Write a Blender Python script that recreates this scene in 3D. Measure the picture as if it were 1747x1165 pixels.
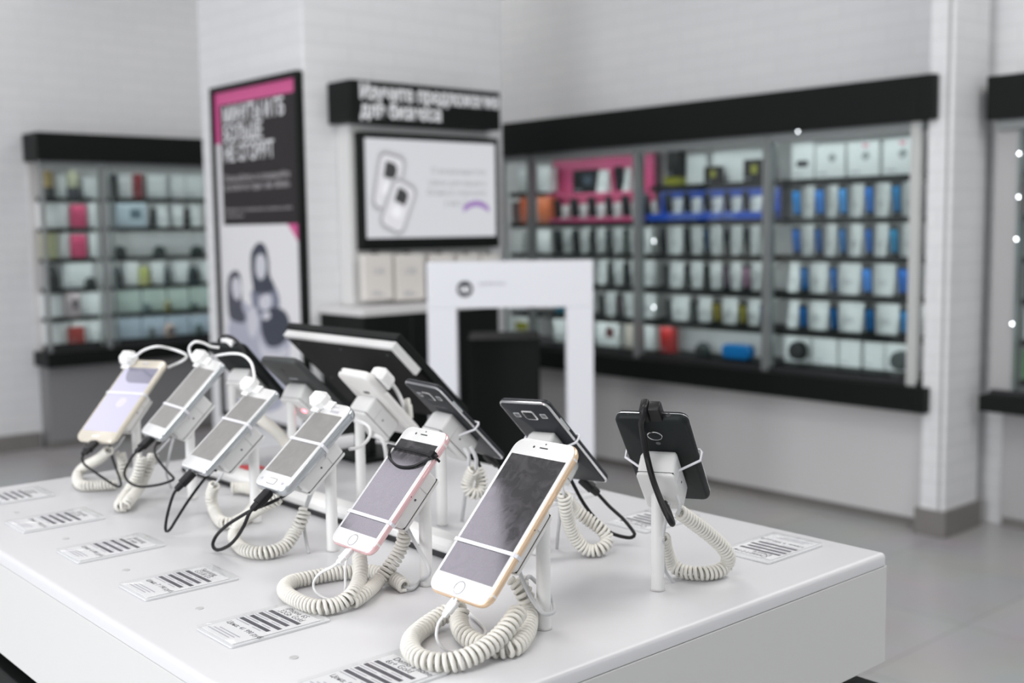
import bpy, bmesh, math, random
from mathutils import Vector, Matrix
for o in list(bpy.data.objects): bpy.data.objects.remove(o)
S = bpy.context.scene
COL = S.collection
random.seed(7)
PI = math.pi

# ------------------------------------------------------------ camera
FPX, CX, CY = 1952.0, 873.5, 582.5
TT = 1.0                                   # table top height
CAM = Vector((0, 0, TT + 0.347))
RX = Vector((0.74882106, -0.07506141, 0.65850802))     # world X in camera axes (right, down, forward)
RY = Vector((-0.66264296, -0.0651678, 0.74609481))
RZ = Vector((-0.01308941, -0.99504721, -0.09853793))
cr = Vector((RX[0], RY[0], RZ[0])); cd = Vector((RX[1], RY[1], RZ[1])); cf = Vector((RX[2], RY[2], RZ[2]))
cam = bpy.data.cameras.new('camera'); camo = bpy.data.objects.new('camera', cam); COL.objects.link(camo)
m = Matrix((cr, -cd, -cf)).transposed().to_4x4(); m.translation = CAM
camo.matrix_world = m
cam.sensor_width = 36.0; cam.lens = FPX / 1747 * 36.0
cam.clip_start = 0.02; cam.clip_end = 60
cam.dof.use_dof = True; cam.dof.focus_distance = 1.03; cam.dof.aperture_fstop = 4.9
S.camera = camo
S.view_settings.view_transform = 'Standard'; S.view_settings.look = 'None'
S.view_settings.gamma = 1.0; S.view_settings.use_curve_mapping = False
S.view_settings.exposure = 0.06

# ------------------------------------------------------------ light: daylight through the open shop front, ceiling lamps and added fill
W = bpy.data.worlds.new('world'); S.world = W; W.use_nodes = True
W.node_tree.nodes['Background'].inputs[0].default_value = (0.93, 0.96, 1.0, 1)
W.node_tree.nodes['Background'].inputs[1].default_value = 0.75
CEIL = 3.5
def area(name, loc, sx, sy, power, color=(1, 1, 1), rot=(0, 0, 0)):
    l = bpy.data.lights.new(name, 'AREA'); l.shape = 'RECTANGLE'; l.size = sx; l.size_y = sy
    l.energy = power; l.color = color
    o = bpy.data.objects.new(name, l); o.location = loc; o.rotation_euler = rot; COL.objects.link(o)
    return o
for x, y, sx, sy, p in ((-1.27, 4.10, 2.0, .96, 23), (1.2, 2.6, 1.25, 1.25, 30), (-.4, 6.75, 1.0, .4, 8), (1.7, 6.75, 1.0, .4, 9), (4.0, 5.9, .8, .8, 12), (3.3, 3.9, 1.0, .6, 6), (3.7, .7, 1.0, 1.0, 22), (-1.2, -0.2, 1.25, 1.25, 36), (2.2, -0.2, 1.25, 1.25, 38)):  # lamps by the pillar and walls are unseen fill, added to brighten those faces
    area('ceiling_lamp', (x, y, CEIL - 0.03), sx, sy, p, (1.0, 0.98, 0.95) if p != 23 else (.92, .86, 1.0))
area('shop_window_daylight', (-4.2, 1.2, 2.0), 5.0, 2.6, 275, (0.97, 0.98, 1.0), (0, -PI / 2, 0))

# LED strips under the front edge of the cabinet shelves, shining inwards
for z in (1.728, 1.526, 1.342, 1.162, .984, .808):
    area('shelf_strip', (4.612, 3.86, z), .012, 2.75, 1.0, (.95, 1.0, 1.0), (0, math.radians(-62), 0))
for z in (1.748, 1.541, 1.351, 1.161, .971, .791):
    area('shelf_strip', (3.45, 7.222, z), 1.55, .010, .30, (.95, 1.0, 1.0), (math.radians(62), 0, 0))

# ------------------------------------------------------------ helpers
def ray(p): return RXYZ(Vector(((p[0] - CX) / FPX, (p[1] - CY) / FPX, 1.0)))
def RXYZ(v): return Vector((RX.dot(v), RY.dot(v), RZ.dot(v)))
def on_x(px, py, x): d = ray((px, py)); return CAM + d * ((x - CAM.x) / d.x)
def on_y(px, py, y): d = ray((px, py)); return CAM + d * ((y - CAM.y) / d.y)
def on_z(px, py, z): d = ray((px, py)); return CAM + d * ((z - CAM.z) / d.z)
def on_d(px, py, dist): return CAM + ray((px, py)) * dist

MATS = {}
def mat(name, color=(.8, .8, .8), rough=.5, metal=0., spec=.5, emit=None, es=1., coat=0., alpha=1.):
    if name in MATS: return MATS[name]
    M = bpy.data.materials.new(name); M.use_nodes = True
    b = M.node_tree.nodes['Principled BSDF']
    b.inputs['Base Color'].default_value = (*color, 1); b.inputs['Roughness'].default_value = rough
    b.inputs['Metallic'].default_value = metal; b.inputs['Specular IOR Level'].default_value = spec
    b.inputs['Coat Weight'].default_value = coat
    b.inputs['Alpha'].default_value = alpha
    if emit: b.inputs['Emission Color'].default_value = (*emit, 1); b.inputs['Emission Strength'].default_value = es
    MATS[name] = M; return M
def lin(r, g=None, b=None):
    if g is None: g = b = r
    return tuple(((c / 255 + .055) / 1.055) ** 2.4 if c > 10 else c / 255 / 12.92 for c in (r, g, b))
def noisy(M, scale, amount, bump=0., coord='Object', detail=4, rough_amt=0.):
    """break up a material's colour a little with noise"""
    nt = M.node_tree; b = nt.nodes['Principled BSDF']
    tc = nt.nodes.new('ShaderNodeTexCoord'); n = nt.nodes.new('ShaderNodeTexNoise')
    n.inputs['Scale'].default_value = scale; n.inputs['Detail'].default_value = detail
    nt.links.new(tc.outputs[coord], n.inputs['Vector'])
    mx = nt.nodes.new('ShaderNodeMix'); mx.data_type = 'RGBA'
    c = b.inputs['Base Color'].default_value
    mx.inputs[6].default_value = (c[0] * (1 - amount), c[1] * (1 - amount), c[2] * (1 - amount), 1)
    mx.inputs[7].default_value = (min(1, c[0] * (1 + amount)), min(1, c[1] * (1 + amount)), min(1, c[2] * (1 + amount)), 1)
    nt.links.new(n.outputs['Fac'], mx.inputs[0]); nt.links.new(mx.outputs[2], b.inputs['Base Color'])
    if rough_amt:
        mr = nt.nodes.new('ShaderNodeMapRange'); r = b.inputs['Roughness'].default_value
        mr.inputs[3].default_value = max(0.02, r - rough_amt); mr.inputs[4].default_value = r + rough_amt
        nt.links.new(n.outputs['Fac'], mr.inputs[0]); nt.links.new(mr.outputs[0], b.inputs['Roughness'])
    if bump:
        bp = nt.nodes.new('ShaderNodeBump'); bp.inputs['Strength'].default_value = bump; bp.inputs['Distance'].default_value = .002
        nt.links.new(n.outputs['Fac'], bp.inputs['Height']); nt.links.new(bp.outputs[0], b.inputs['Normal'])
    return M

class MB:
    def __init__(s): s.v = []; s.f = []; s.mi = []; s.cur = 0
    def add(s, verts, faces, M=None):
        k = len(s.v)
        s.v += [(M @ Vector(v)) if M else Vector(v) for v in verts]
        s.f += [[i + k for i in f] for f in faces]; s.mi += [s.cur] * len(faces); return s
    def m(s, i): s.cur = i; return s
    def box(s, x0, x1, y0, y1, z0, z1, M=None):
        x0, x1 = sorted((x0, x1)); y0, y1 = sorted((y0, y1)); z0, z1 = sorted((z0, z1))
        vs = [(x, y, z) for z in (z0, z1) for y in (y0, y1) for x in (x0, x1)]
        return s.add(vs, [(0, 2, 3, 1), (4, 5, 7, 6), (0, 1, 5, 4), (2, 6, 7, 3), (0, 4, 6, 2), (1, 3, 7, 5)], M)
    def loft(s, loops, M=None, caps=True):
        n = len(loops[0]); vs = [p for L in loops for p in L]; fs = []
        for a in range(len(loops) - 1):
            for i in range(n):
                j = (i + 1) % n
                fs.append((a * n + i, a * n + j, (a + 1) * n + j, (a + 1) * n + i))
        if caps:
            fs.append(tuple(reversed(range(n)))); fs.append(tuple((len(loops) - 1) * n + i for i in range(n)))
        return s.add(vs, fs, M)
    def rr(s, w, h, r, profile, M=None, seg=7, cx=0, cy=0):
        """rounded rectangle w x h lofted through (z, inset) rings"""
        loops = []
        for z, ins in profile:
            L = []; a, b = w / 2 - ins, h / 2 - ins; q = max(1e-5, min(r - ins, a, b))
            for k, (sx, sy) in enumerate(((1, 1), (-1, 1), (-1, -1), (1, -1))):
                for i in range(seg + 1):
                    t = PI / 2 * (k + i / seg)
                    L.append((cx + sx * (a - q) + q * math.cos(t), cy + sy * (b - q) + q * math.sin(t), z))
            loops.append(L)
        return s.loft(loops, M)
    def cyl(s, p0, p1, r0, r1=None, n=20, M=None):
        return s.tube([p0, p1], [r0, r0 if r1 is None else r1], n, M)
    def tube(s, path, r, n=8, M=None):
        path = [Vector(p) for p in path]; K = len(path)
        rs = r if isinstance(r, (list, tuple)) else [r] * K
        T = [(path[min(i + 1, K - 1)] - path[max(i - 1, 0)]).normalized() for i in range(K)]
        u = T[0].orthogonal().normalized(); loops = []
        for i in range(K):
            u = (u - T[i] * u.dot(T[i])).normalized(); w = T[i].cross(u)
            loops.append([path[i] + (u * math.cos(2 * PI * k / n) + w * math.sin(2 * PI * k / n)) * rs[i] for k in range(n)])
        return s.loft(loops, M)
    def helix(s, path, R, r, pitch, n=6, per=12, zmin=None):
        path = resample(path, 0.0015); K = len(path)
        T = [(path[min(i + 2, K - 1)] - path[max(i - 2, 0)]).normalized() for i in range(K)]
        u = T[0].orthogonal().normalized(); fr = []
        for i in range(K):
            u = (u - T[i] * u.dot(T[i])).normalized(); fr.append((u.copy(), T[i].cross(u)))
        L = 0.0015 * (K - 1); N = int(L / pitch * per); pts = []
        for j in range(N + 1):
            t = j / N * (K - 1); i = min(int(t), K - 2); q = t - i
            c = path[i].lerp(path[i + 1], q); a, b = fr[i]; an = 2 * PI * j / per
            p = c + (a * math.cos(an) + b * math.sin(an)) * R
            if zmin is not None and p.z < zmin: p.z = zmin
            pts.append(p)
        return s.tube(pts, r, n)
    def prism(s, pts, z0, z1, M=None):
        return s.loft([[(x, y, z0) for x, y in pts], [(x, y, z1) for x, y in pts]], M)
    def disc(s, c, r, h, M=None, n=28): return s.cyl(Vector(c), Vector(c) + Vector((0, 0, h)), r, None, n, M)
    def build(s, name, mats, parent=None, smooth=35, bevel=0, M=None, label=None):
        me = bpy.data.meshes.new(name); me.from_pydata([tuple(v) for v in s.v], [], s.f)
        bm = bmesh.new(); bm.from_mesh(me); bmesh.ops.recalc_face_normals(bm, faces=bm.faces); bm.to_mesh(me); bm.free()
        if not isinstance(mats, (list, tuple)): mats = [mats]
        for q in mats: me.materials.append(q)
        if len(mats) > 1:
            for p, i in zip(me.polygons, s.mi): p.material_index = i
        if smooth:
            me.shade_smooth(); me.set_sharp_from_angle(angle=math.radians(smooth))
        o = bpy.data.objects.new(name, me); COL.objects.link(o)
        if parent: o.parent = parent
        if M is not None: o.matrix_local = M
        if bevel:
            b = o.modifiers.new('bevel', 'BEVEL'); b.width = bevel; b.segments = 3; b.limit_method = 'ANGLE'; b.angle_limit = math.radians(40)
            b.harden_normals = False
        if label: o['label'] = label
        return o

def resample(pts, step=None, sub=24):
    """smooth curve through the points (Catmull-Rom), evenly spaced"""
    P = [Vector(p) for p in pts]
    if len(P) > 2:
        P = [P[0] * 2 - P[1]] + P + [P[-1] * 2 - P[-2]]; out = []
        for i in range(1, len(P) - 2):
            a, b, c, d = P[i - 1:i + 3]
            for k in range(sub):
                t = k / sub
                out.append(.5 * ((2 * b) + (c - a) * t + (2 * a - 5 * b + 4 * c - d) * t * t + (3 * b - a - 3 * c + d) * t ** 3))
        out.append(P[-2])
    else: out = P
    if step is None: return out
    acc = [0.]
    for a, b in zip(out, out[1:]): acc.append(acc[-1] + (b - a).length)
    N = max(2, int(acc[-1] / step)); res = []; j = 0
    for i in range(N + 1):
        t = acc[-1] * i / N
        while j < len(acc) - 2 and acc[j + 1] < t: j += 1
        q = (t - acc[j]) / max(1e-9, acc[j + 1] - acc[j]); res.append(out[j].lerp(out[j + 1], min(1, q)))
    return res

def tag(o, label=None, cat=None, group=None, kind=None):
    if label: o['label'] = label
    if cat: o['category'] = cat
    if group: o['group'] = group
    if kind: o['kind'] = kind
    return o
def thing(name, label, cat, M=None, group=None):
    o = bpy.data.objects.new(name, None); o.empty_display_size = .05; COL.objects.link(o)
    if M is not None: o.matrix_world = M if isinstance(M, Matrix) else Matrix.Translation(M)
    return tag(o, label, cat, group)
def struct(o): o['kind'] = 'structure'; return o
def frame(o, ex, ey, ez): 
    M = Matrix((ex, ey, ez)).transposed().to_4x4(); M.translation = o; return M
def text(name, body, size, material, parent, M, align='LEFT', width=None, depth=.0002, spacing=1., bold=0., label=None):
    cu = bpy.data.curves.new(name, 'FONT'); cu.body = body; cu.size = size; cu.align_x = align; cu.extrude = depth
    cu.space_line = spacing; cu.offset = bold; cu.resolution_u = 3
    t = bpy.data.objects.new(name + '_curve', cu); COL.objects.link(t)
    dg = bpy.context.evaluated_depsgraph_get(); dg.update()
    me = bpy.data.meshes.new_from_object(t.evaluated_get(dg)); me.name = name
    bpy.data.objects.remove(t); bpy.data.curves.remove(cu)
    if width and me.vertices:
        xs = [v.co.x for v in me.vertices]; k = width / max(1e-6, max(xs) - min(xs))
        for v in me.vertices: v.co.x *= k
    me.materials.clear(); me.materials.append(material)
    o = bpy.data.objects.new(name, me); COL.objects.link(o); o.parent = parent; o.matrix_local = M
    if label: o['label'] = label
    return o
def T(x, y, z): return Matrix.Translation((x, y, z))
ORD = ['first', 'second', 'third', 'fourth', 'fifth', 'sixth', 'seventh', 'eighth', 'ninth', 'tenth', 'eleventh', 'twelfth']

# ------------------------------------------------------------ materials
def brick_mat(name, color, mortar):
    M = mat(name, color, .55)
    nt = M.node_tree; b = nt.nodes['Principled BSDF']
    geo = nt.nodes.new('ShaderNodeNewGeometry'); sep = nt.nodes.new('ShaderNodeSeparateXYZ'); add = nt.nodes.new('ShaderNodeMath'); cmb = nt.nodes.new('ShaderNodeCombineXYZ')
    tc = nt.nodes.new('ShaderNodeTexCoord')
    nt.links.new(tc.outputs['Object'], sep.inputs[0]); nt.links.new(sep.outputs[0], add.inputs[0]); nt.links.new(sep.outputs[1], add.inputs[1])
    nt.links.new(add.outputs[0], cmb.inputs[0]); nt.links.new(sep.outputs[2], cmb.inputs[1])
    br = nt.nodes.new('ShaderNodeTexBrick'); br.inputs['Scale'].default_value = 1.0
    br.inputs['Brick Width'].default_value = .25; br.inputs['Row Height'].default_value = .078; br.inputs['Mortar Size'].default_value = .008
    br.inputs['Mortar Smooth'].default_value = .4
    br.inputs['Color1'].default_value = (*color, 1); br.inputs['Color2'].default_value = (color[0] * .97, color[1] * .975, color[2] * .98, 1)
    br.inputs['Mortar'].default_value = (*mortar, 1)
    nt.links.new(cmb.outputs[0], br.inputs['Vector']); nt.links.new(br.outputs['Color'], b.inputs['Base Color'])
    n = nt.nodes.new('ShaderNodeTexNoise'); n.inputs['Scale'].default_value = 30; nt.links.new(tc.outputs['Object'], n.inputs['Vector'])
    mt = nt.nodes.new('ShaderNodeMath'); mt.operation = 'MULTIPLY_ADD'; mt.inputs[1].default_value = -1.0
    nt.links.new(br.outputs['Fac'], mt.inputs[0]); nt.links.new(n.outputs['Fac'], mt.inputs[2])
    bp = nt.nodes.new('ShaderNodeBump'); bp.inputs['Strength'].default_value = .3; bp.inputs['Distance'].default_value = .004
    nt.links.new(mt.outputs[0], bp.inputs['Height']); nt.links.new(bp.outputs[0], b.inputs['Normal'])
    return M
M_BRICK = brick_mat('white_painted_brick', (.76, .765, .775), (.71, .72, .73))
M_WALL = noisy(mat('grey_white_wall', (.70, .69, .69), .6), 1.2, .03)
M_CEIL = mat('ceiling_paint', (.55, .55, .57), .8)
M_KICK = noisy(mat('grey_skirting_tile', (.20, .19, .18), .35), 6, .12)
def floor_mat():
    M = mat('grey_floor_tile', (.26, .26, .262), .28)
    nt = M.node_tree; b = nt.nodes['Principled BSDF']; tc = nt.nodes.new('ShaderNodeTexCoord')
    br = nt.nodes.new('ShaderNodeTexBrick'); br.offset = 0; br.inputs['Scale'].default_value = 1
    br.inputs['Brick Width'].default_value = .6; br.inputs['Row Height'].default_value = .6; br.inputs['Mortar Size'].default_value = .004
    br.inputs['Color1'].default_value = (.47, .47, .47, 1); br.inputs['Color2'].default_value = (.44, .44, .44, 1); br.inputs['Mortar'].default_value = (.33, .33, .33, 1)
    nt.links.new(tc.outputs['Object'], br.inputs['Vector'])
    n = nt.nodes.new('ShaderNodeTexNoise'); n.inputs['Scale'].default_value = 3; n.inputs['Detail'].default_value = 8
    nt.links.new(tc.outputs['Object'], n.inputs['Vector'])
    mx = nt.nodes.new('ShaderNodeMix'); mx.data_type = 'RGBA'; mx.blend_type = 'MULTIPLY'; mx.inputs[0].default_value = .25
    nt.links.new(br.outputs['Color'], mx.inputs[6]); nt.links.new(n.outputs['Color'], mx.inputs[7]); nt.links.new(mx.outputs[2], b.inputs['Base Color'])
    return M
M_FLOOR = floor_mat()
M_BLACK = noisy(mat('black_laminate', (.006, .0075, .007), .5, spec=.18), 40, .2)
M_GREYP = noisy(mat('grey_panel', (.60, .59, .595), .5), 2, .03)
M_WHITE = noisy(mat('white_gloss_top', (.63, .63, .645), .36), 3, .012, rough_amt=.05)
M_PLAST = noisy(mat('white_plastic', (.80, .80, .79), .38), 60, .015)
M_PLAST2 = noisy(mat('greyish_plastic', (.58, .575, .565), .5), 120, .06)
M_COIL = noisy(mat('cream_cord', (.75, .735, .68), .38), 90, .03)
M_CABLE = mat('grey_cable', (.55, .56, .57), .4)
M_WCABLE = mat('white_cable', (.78, .78, .78), .38)
M_BCABLE = noisy(mat('black_rubber', (.008, .008, .009), .45, spec=.3), 200, .3)
M_BAND = mat('clear_white_band', (.72, .72, .76), .3)
M_DARK = mat('dark_gap', (.02, .02, .022), .6)
M_CHROME = mat('chrome', (.78, .78, .79), .16, 1.)
M_STEEL = noisy(mat('brushed_steel', (.60, .62, .62), .34, 1.), 80, .05)
M_ALU = mat('aluminium_profile', (.30, .32, .32), .42, .4)
M_PINK = noisy(mat('magenta_print', (.62, .085, .27), .45), 20, .03)
M_PBLACK = noisy(mat('charcoal_print', (.024, .020, .022), .6, spec=.25), 20, .05)
M_PWHITE = noisy(mat('paper_white', (.76, .76, .775), .6, spec=.3), 60, .015)
M_INK = mat('grey_ink', (.07, .07, .085), .6)
M_INK2 = mat('light_ink', (.42, .42, .46), .6)
M_TXTW = mat('white_lettering', (.85, .86, .88), .4)
def glass(name, tint, a=.75):
    M = bpy.data.materials.new(name); M.use_nodes = True; nt = M.node_tree; nt.nodes.clear()
    out = nt.nodes.new('ShaderNodeOutputMaterial'); tr = nt.nodes.new('ShaderNodeBsdfTransparent'); gl = nt.nodes.new('ShaderNodeBsdfGlossy')
    tr.inputs[0].default_value = (*tint, 1); gl.inputs['Roughness'].default_value = .03
    lw = nt.nodes.new('ShaderNodeLayerWeight'); pw = nt.nodes.new('ShaderNodeMath'); pw.operation = 'POWER'; pw.inputs[1].default_value = 4.5
    fr = nt.nodes.new('ShaderNodeMath'); fr.operation = 'MULTIPLY_ADD'; fr.inputs[1].default_value = a; fr.inputs[2].default_value = .035 if a > .5 else .015
    nt.links.new(lw.outputs['Facing'], pw.inputs[0]); nt.links.new(pw.outputs[0], fr.inputs[0])
    mx = nt.nodes.new('ShaderNodeMixShader'); nt.links.new(fr.outputs[0], mx.inputs[0]); nt.links.new(tr.outputs[0], mx.inputs[1]); nt.links.new(gl.outputs[0], mx.inputs[2])
    nt.links.new(mx.outputs[0], out.inputs[0]); MATS[name] = M; return M
M_GLASS = glass('cabinet_glass', (.925, .96, .955))
M_ACRYL = glass('clear_acrylic', (.985, .987, .987), .22)
# ============================================================ THE ROOM
def slab(name, x0, x1, y0, y1, z0, z1, m, bevel=0): return struct(MB().box(x0, x1, y0, y1, z0, z1).build(name, m, smooth=0, bevel=bevel))
slab('floor', -7, 7, -7, 9, -.1, 0, M_FLOOR)
slab('ceiling', -4.5, 7, -4.5, 9, CEIL, CEIL + .1, M_CEIL)
slab('wall_right', 4.95, 5.1, -4, 9, 0, CEIL, M_BRICK)
slab('wall_left', -4.5, 4.95, 7.38, 7.5, 0, CEIL, M_BRICK)
slab('baseboard_left', -4.5, 2.49, 7.33, 7.38, 0, .10, M_KICK)
# middle column with the poster and the screen
CXL, CYF = 2.75, 4.50
slab('wall_column', CXL, 3.93, CYF, 5.50, 0, CEIL, M_BRICK, .012)
slab('baseboard_column', CXL - .012, 3.942, CYF - .012, 5.512, 0, .12, M_KICK)
# right column between the two cabinets
slab('wall_pillar', 4.555, 4.86, 2.385, 2.498, 0, CEIL, M_BRICK, .012)
slab('baseboard_pillar', 4.54, 4.87, 2.37, 2.512, 0, .115, M_KICK, .004)
MB().box(4.552, 4.556, 2.398, 2.410, .116, CEIL).build('trim_pillar', mat('groove_grey', (.36, .37, .37), .6), smooth=0)['kind'] = 'structure'

# ============================================================ CABINETS
def rows_cabinet(name, label, M, L, zf0, zf1, zb0, zb1, posts, shelves, panes, lower_d=.12, depth=.42, back=None, panel=None):
    """M maps (u along, d into the wall, z)"""
    t = thing(name, label, 'display cabinet', M)
    MB().box(0, L, 0, depth, zf0, zf1).build('fascia', M_BLACK, t, smooth=0, bevel=.004)
    MB().box(0, L, 0, depth, zb0, zb1).build('base_ledge', M_BLACK, t, smooth=0, bevel=.004)
    MB().box(.03, L - .01, lower_d, depth, .045, zb0).build('lower_panel', panel or M_GREYP, t, smooth=0)
    MB().box(.03, L - .01, lower_d + .015, depth, 0, .045).build('kick_plate', M_KICK, t, smooth=0)
    MB().box(.02, L - .02, depth - .02, depth, zb1, zf0).build('back_panel', back or M_WALL, t, smooth=0)
    MB().box(.02, L - .0, .055, .085, zf0 - .04, zf0).build('top_rail', M_ALU, t, smooth=0, bevel=.002)
    MB().box(.02, L - .0, .055, .085, zb1, zb1 + .02).build('bottom_rail', M_DARK, t, smooth=0, bevel=.002)
    for u, w, d0, d1, mm in posts:
        MB().box(u - w / 2, u + w / 2, d0, d1, zb1, zf0).build('upright', mm, t, smooth=0, bevel=.002)
    for u0, u1, z in shelves:
        s = MB().box(u0, u1, .13, depth - .02, z - .028, z).build('shelf', M_BLACK, t, smooth=0)
        MB().box(u0 + .01, u1 - .01, .126, .13, z - .024, z - .005).build('price_rail', M_BLACK, s, smooth=0)
    for u0, u1 in panes:
        MB().box(u0, u1, .066, .072, zb1 + .02, zf0 - .04).build('glass_door', M_GLASS, t, smooth=0)
    return t
XF = 4.50
M_ALU2 = mat('pale_profile', (.55, .56, .55), .45, .2)
M_PANEL_D = noisy(mat('slate_grey_panel', (.235, .235, .24), .5), 2, .03)
M_PANEL_M = noisy(mat('mid_grey_panel', (.42, .415, .42), .5), 2, .03)
RM = frame(Vector((XF, 5.30, 0)), Vector((0, -1, 0)), Vector((1, 0, 0)), Vector((0, 0, 1)))
def ru(px, py, x=XF + .07): return 5.30 - on_x(px, py, x).y
SH = [1.560, 1.376, 1.196, 1.018, .842, .668]                # shelf tops, top row first
B1, B2, B3 = ru(908, 420), ru(1089, 420), ru(1310, 420)
RL = 5.30 - 2.515
P_ = [(u + du, .013, .045, .09, M_ALU) for u in (B1, B2, B3) for du in (-.010, .012)] + [(RL - .03, .045, .045, .09, M_ALU2), (.04, .04, .045, .09, M_ALU)]
P_ += [(ru(1119, 420, 4.72), .02, .10, .12, M_ALU), (ru(1340, 420, 4.72), .02, .10, .12, M_ALU)]
shv = []
for a, b in ((.05, B1 - .02), (B1 + .02, B2 - .005), (B2 + .03, B3 - .005), (B3 + .03, RL - .06)):
    for z in SH[:-1]:
        if z == SH[0] and a < B1: b = ru(944, 330, 4.80) - .012; shv.append((a, b, z)); b = B1 - .02
        elif not (z == SH[0] and B1 < a < B2): shv.append((a, b, z))     # the pink display fills two shelf heights
        
    shv.append((a, b, SH[-1] + .004))
cab = rows_cabinet('display_cabinet', 'long glazed display cabinet of boxed phones with a black fascia on the right wall', RM, RL, 1.775, 1.962, .535, .645, P_, shv,
             [(.06, B1 - .02), (B1 + .02, B2 - .02), (B2 + .02, B3 - .02), (B3 + .02, RL - .055)])
MB().box(RL, 5.30 - 2.445, 0, .05, 1.775, 1.962).build('fascia_end', M_BLACK, cab, smooth=0, bevel=.004)
MB().box(RL, 5.30 - 2.455, 0, .05, .535, .645).build('ledge_end', M_BLACK, cab, smooth=0, bevel=.004)
M_WPANEL = mat('cabinet_white', (.62, .65, .66), .5)
# second cabinet, cut by the frame's right edge
C2M = frame(Vector((4.74, 2.335, 0)), Vector((0, -1, 0)), Vector((1, 0, 0)), Vector((0, 0, 1)))
rows_cabinet('display_cabinet', 'glazed black-fascia display cabinet cut off by the photo right edge', C2M, 2.0, 1.775, 1.955, .535, .605,
             [(.05, .095, .09, .14, M_PANEL_M), (1.96, .05, .05, .09, M_ALU), (.105, .012, .085, .12, M_ALU)], [(.115, 1.9, z) for z in SH], [(.115, 1.9)], lower_d=.17, depth=.208, panel=M_PANEL_M)
# left wall cabinet
YF = 7.13
lx0 = on_y(62, 245, YF).x
LM = frame(Vector((lx0, YF, 0)), Vector((1, 0, 0)), Vector((0, 1, 0)), Vector((0, 0, 1)))
def lu(px, py, y=YF + .07): return on_y(px, py, y).x - lx0
LSH = [1.575, 1.385, 1.195, 1.005, .825, .655]
LB = lu(178, 400)
rows_cabinet('display_cabinet', 'glazed accessory cabinet with a black fascia on the wall left of the poster column', LM, 1.75, 1.795, 1.965, .525, .615,
             [(.04, .02, .045, .08, M_ALU), (LB, .028, .045, .09, M_ALU), (lu(192, 400, YF + .1), .015, .09, .11, M_ALU), (1.7, .04, .045, .09, M_ALU)],
             [(.06, LB - .03, z) for z in LSH] + [(LB + .03, 1.68, z) for z in LSH], [(.065, LB - .02), (LB + .02, 1.68)], lower_d=.10, depth=.248, panel=M_PANEL_D)
MB().box(.05, 1.68, .12, .22, .617, LSH[5] - .029).build('base_block', M_BLACK, bpy.data.objects['display_cabinet.002'], smooth=0)

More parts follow.
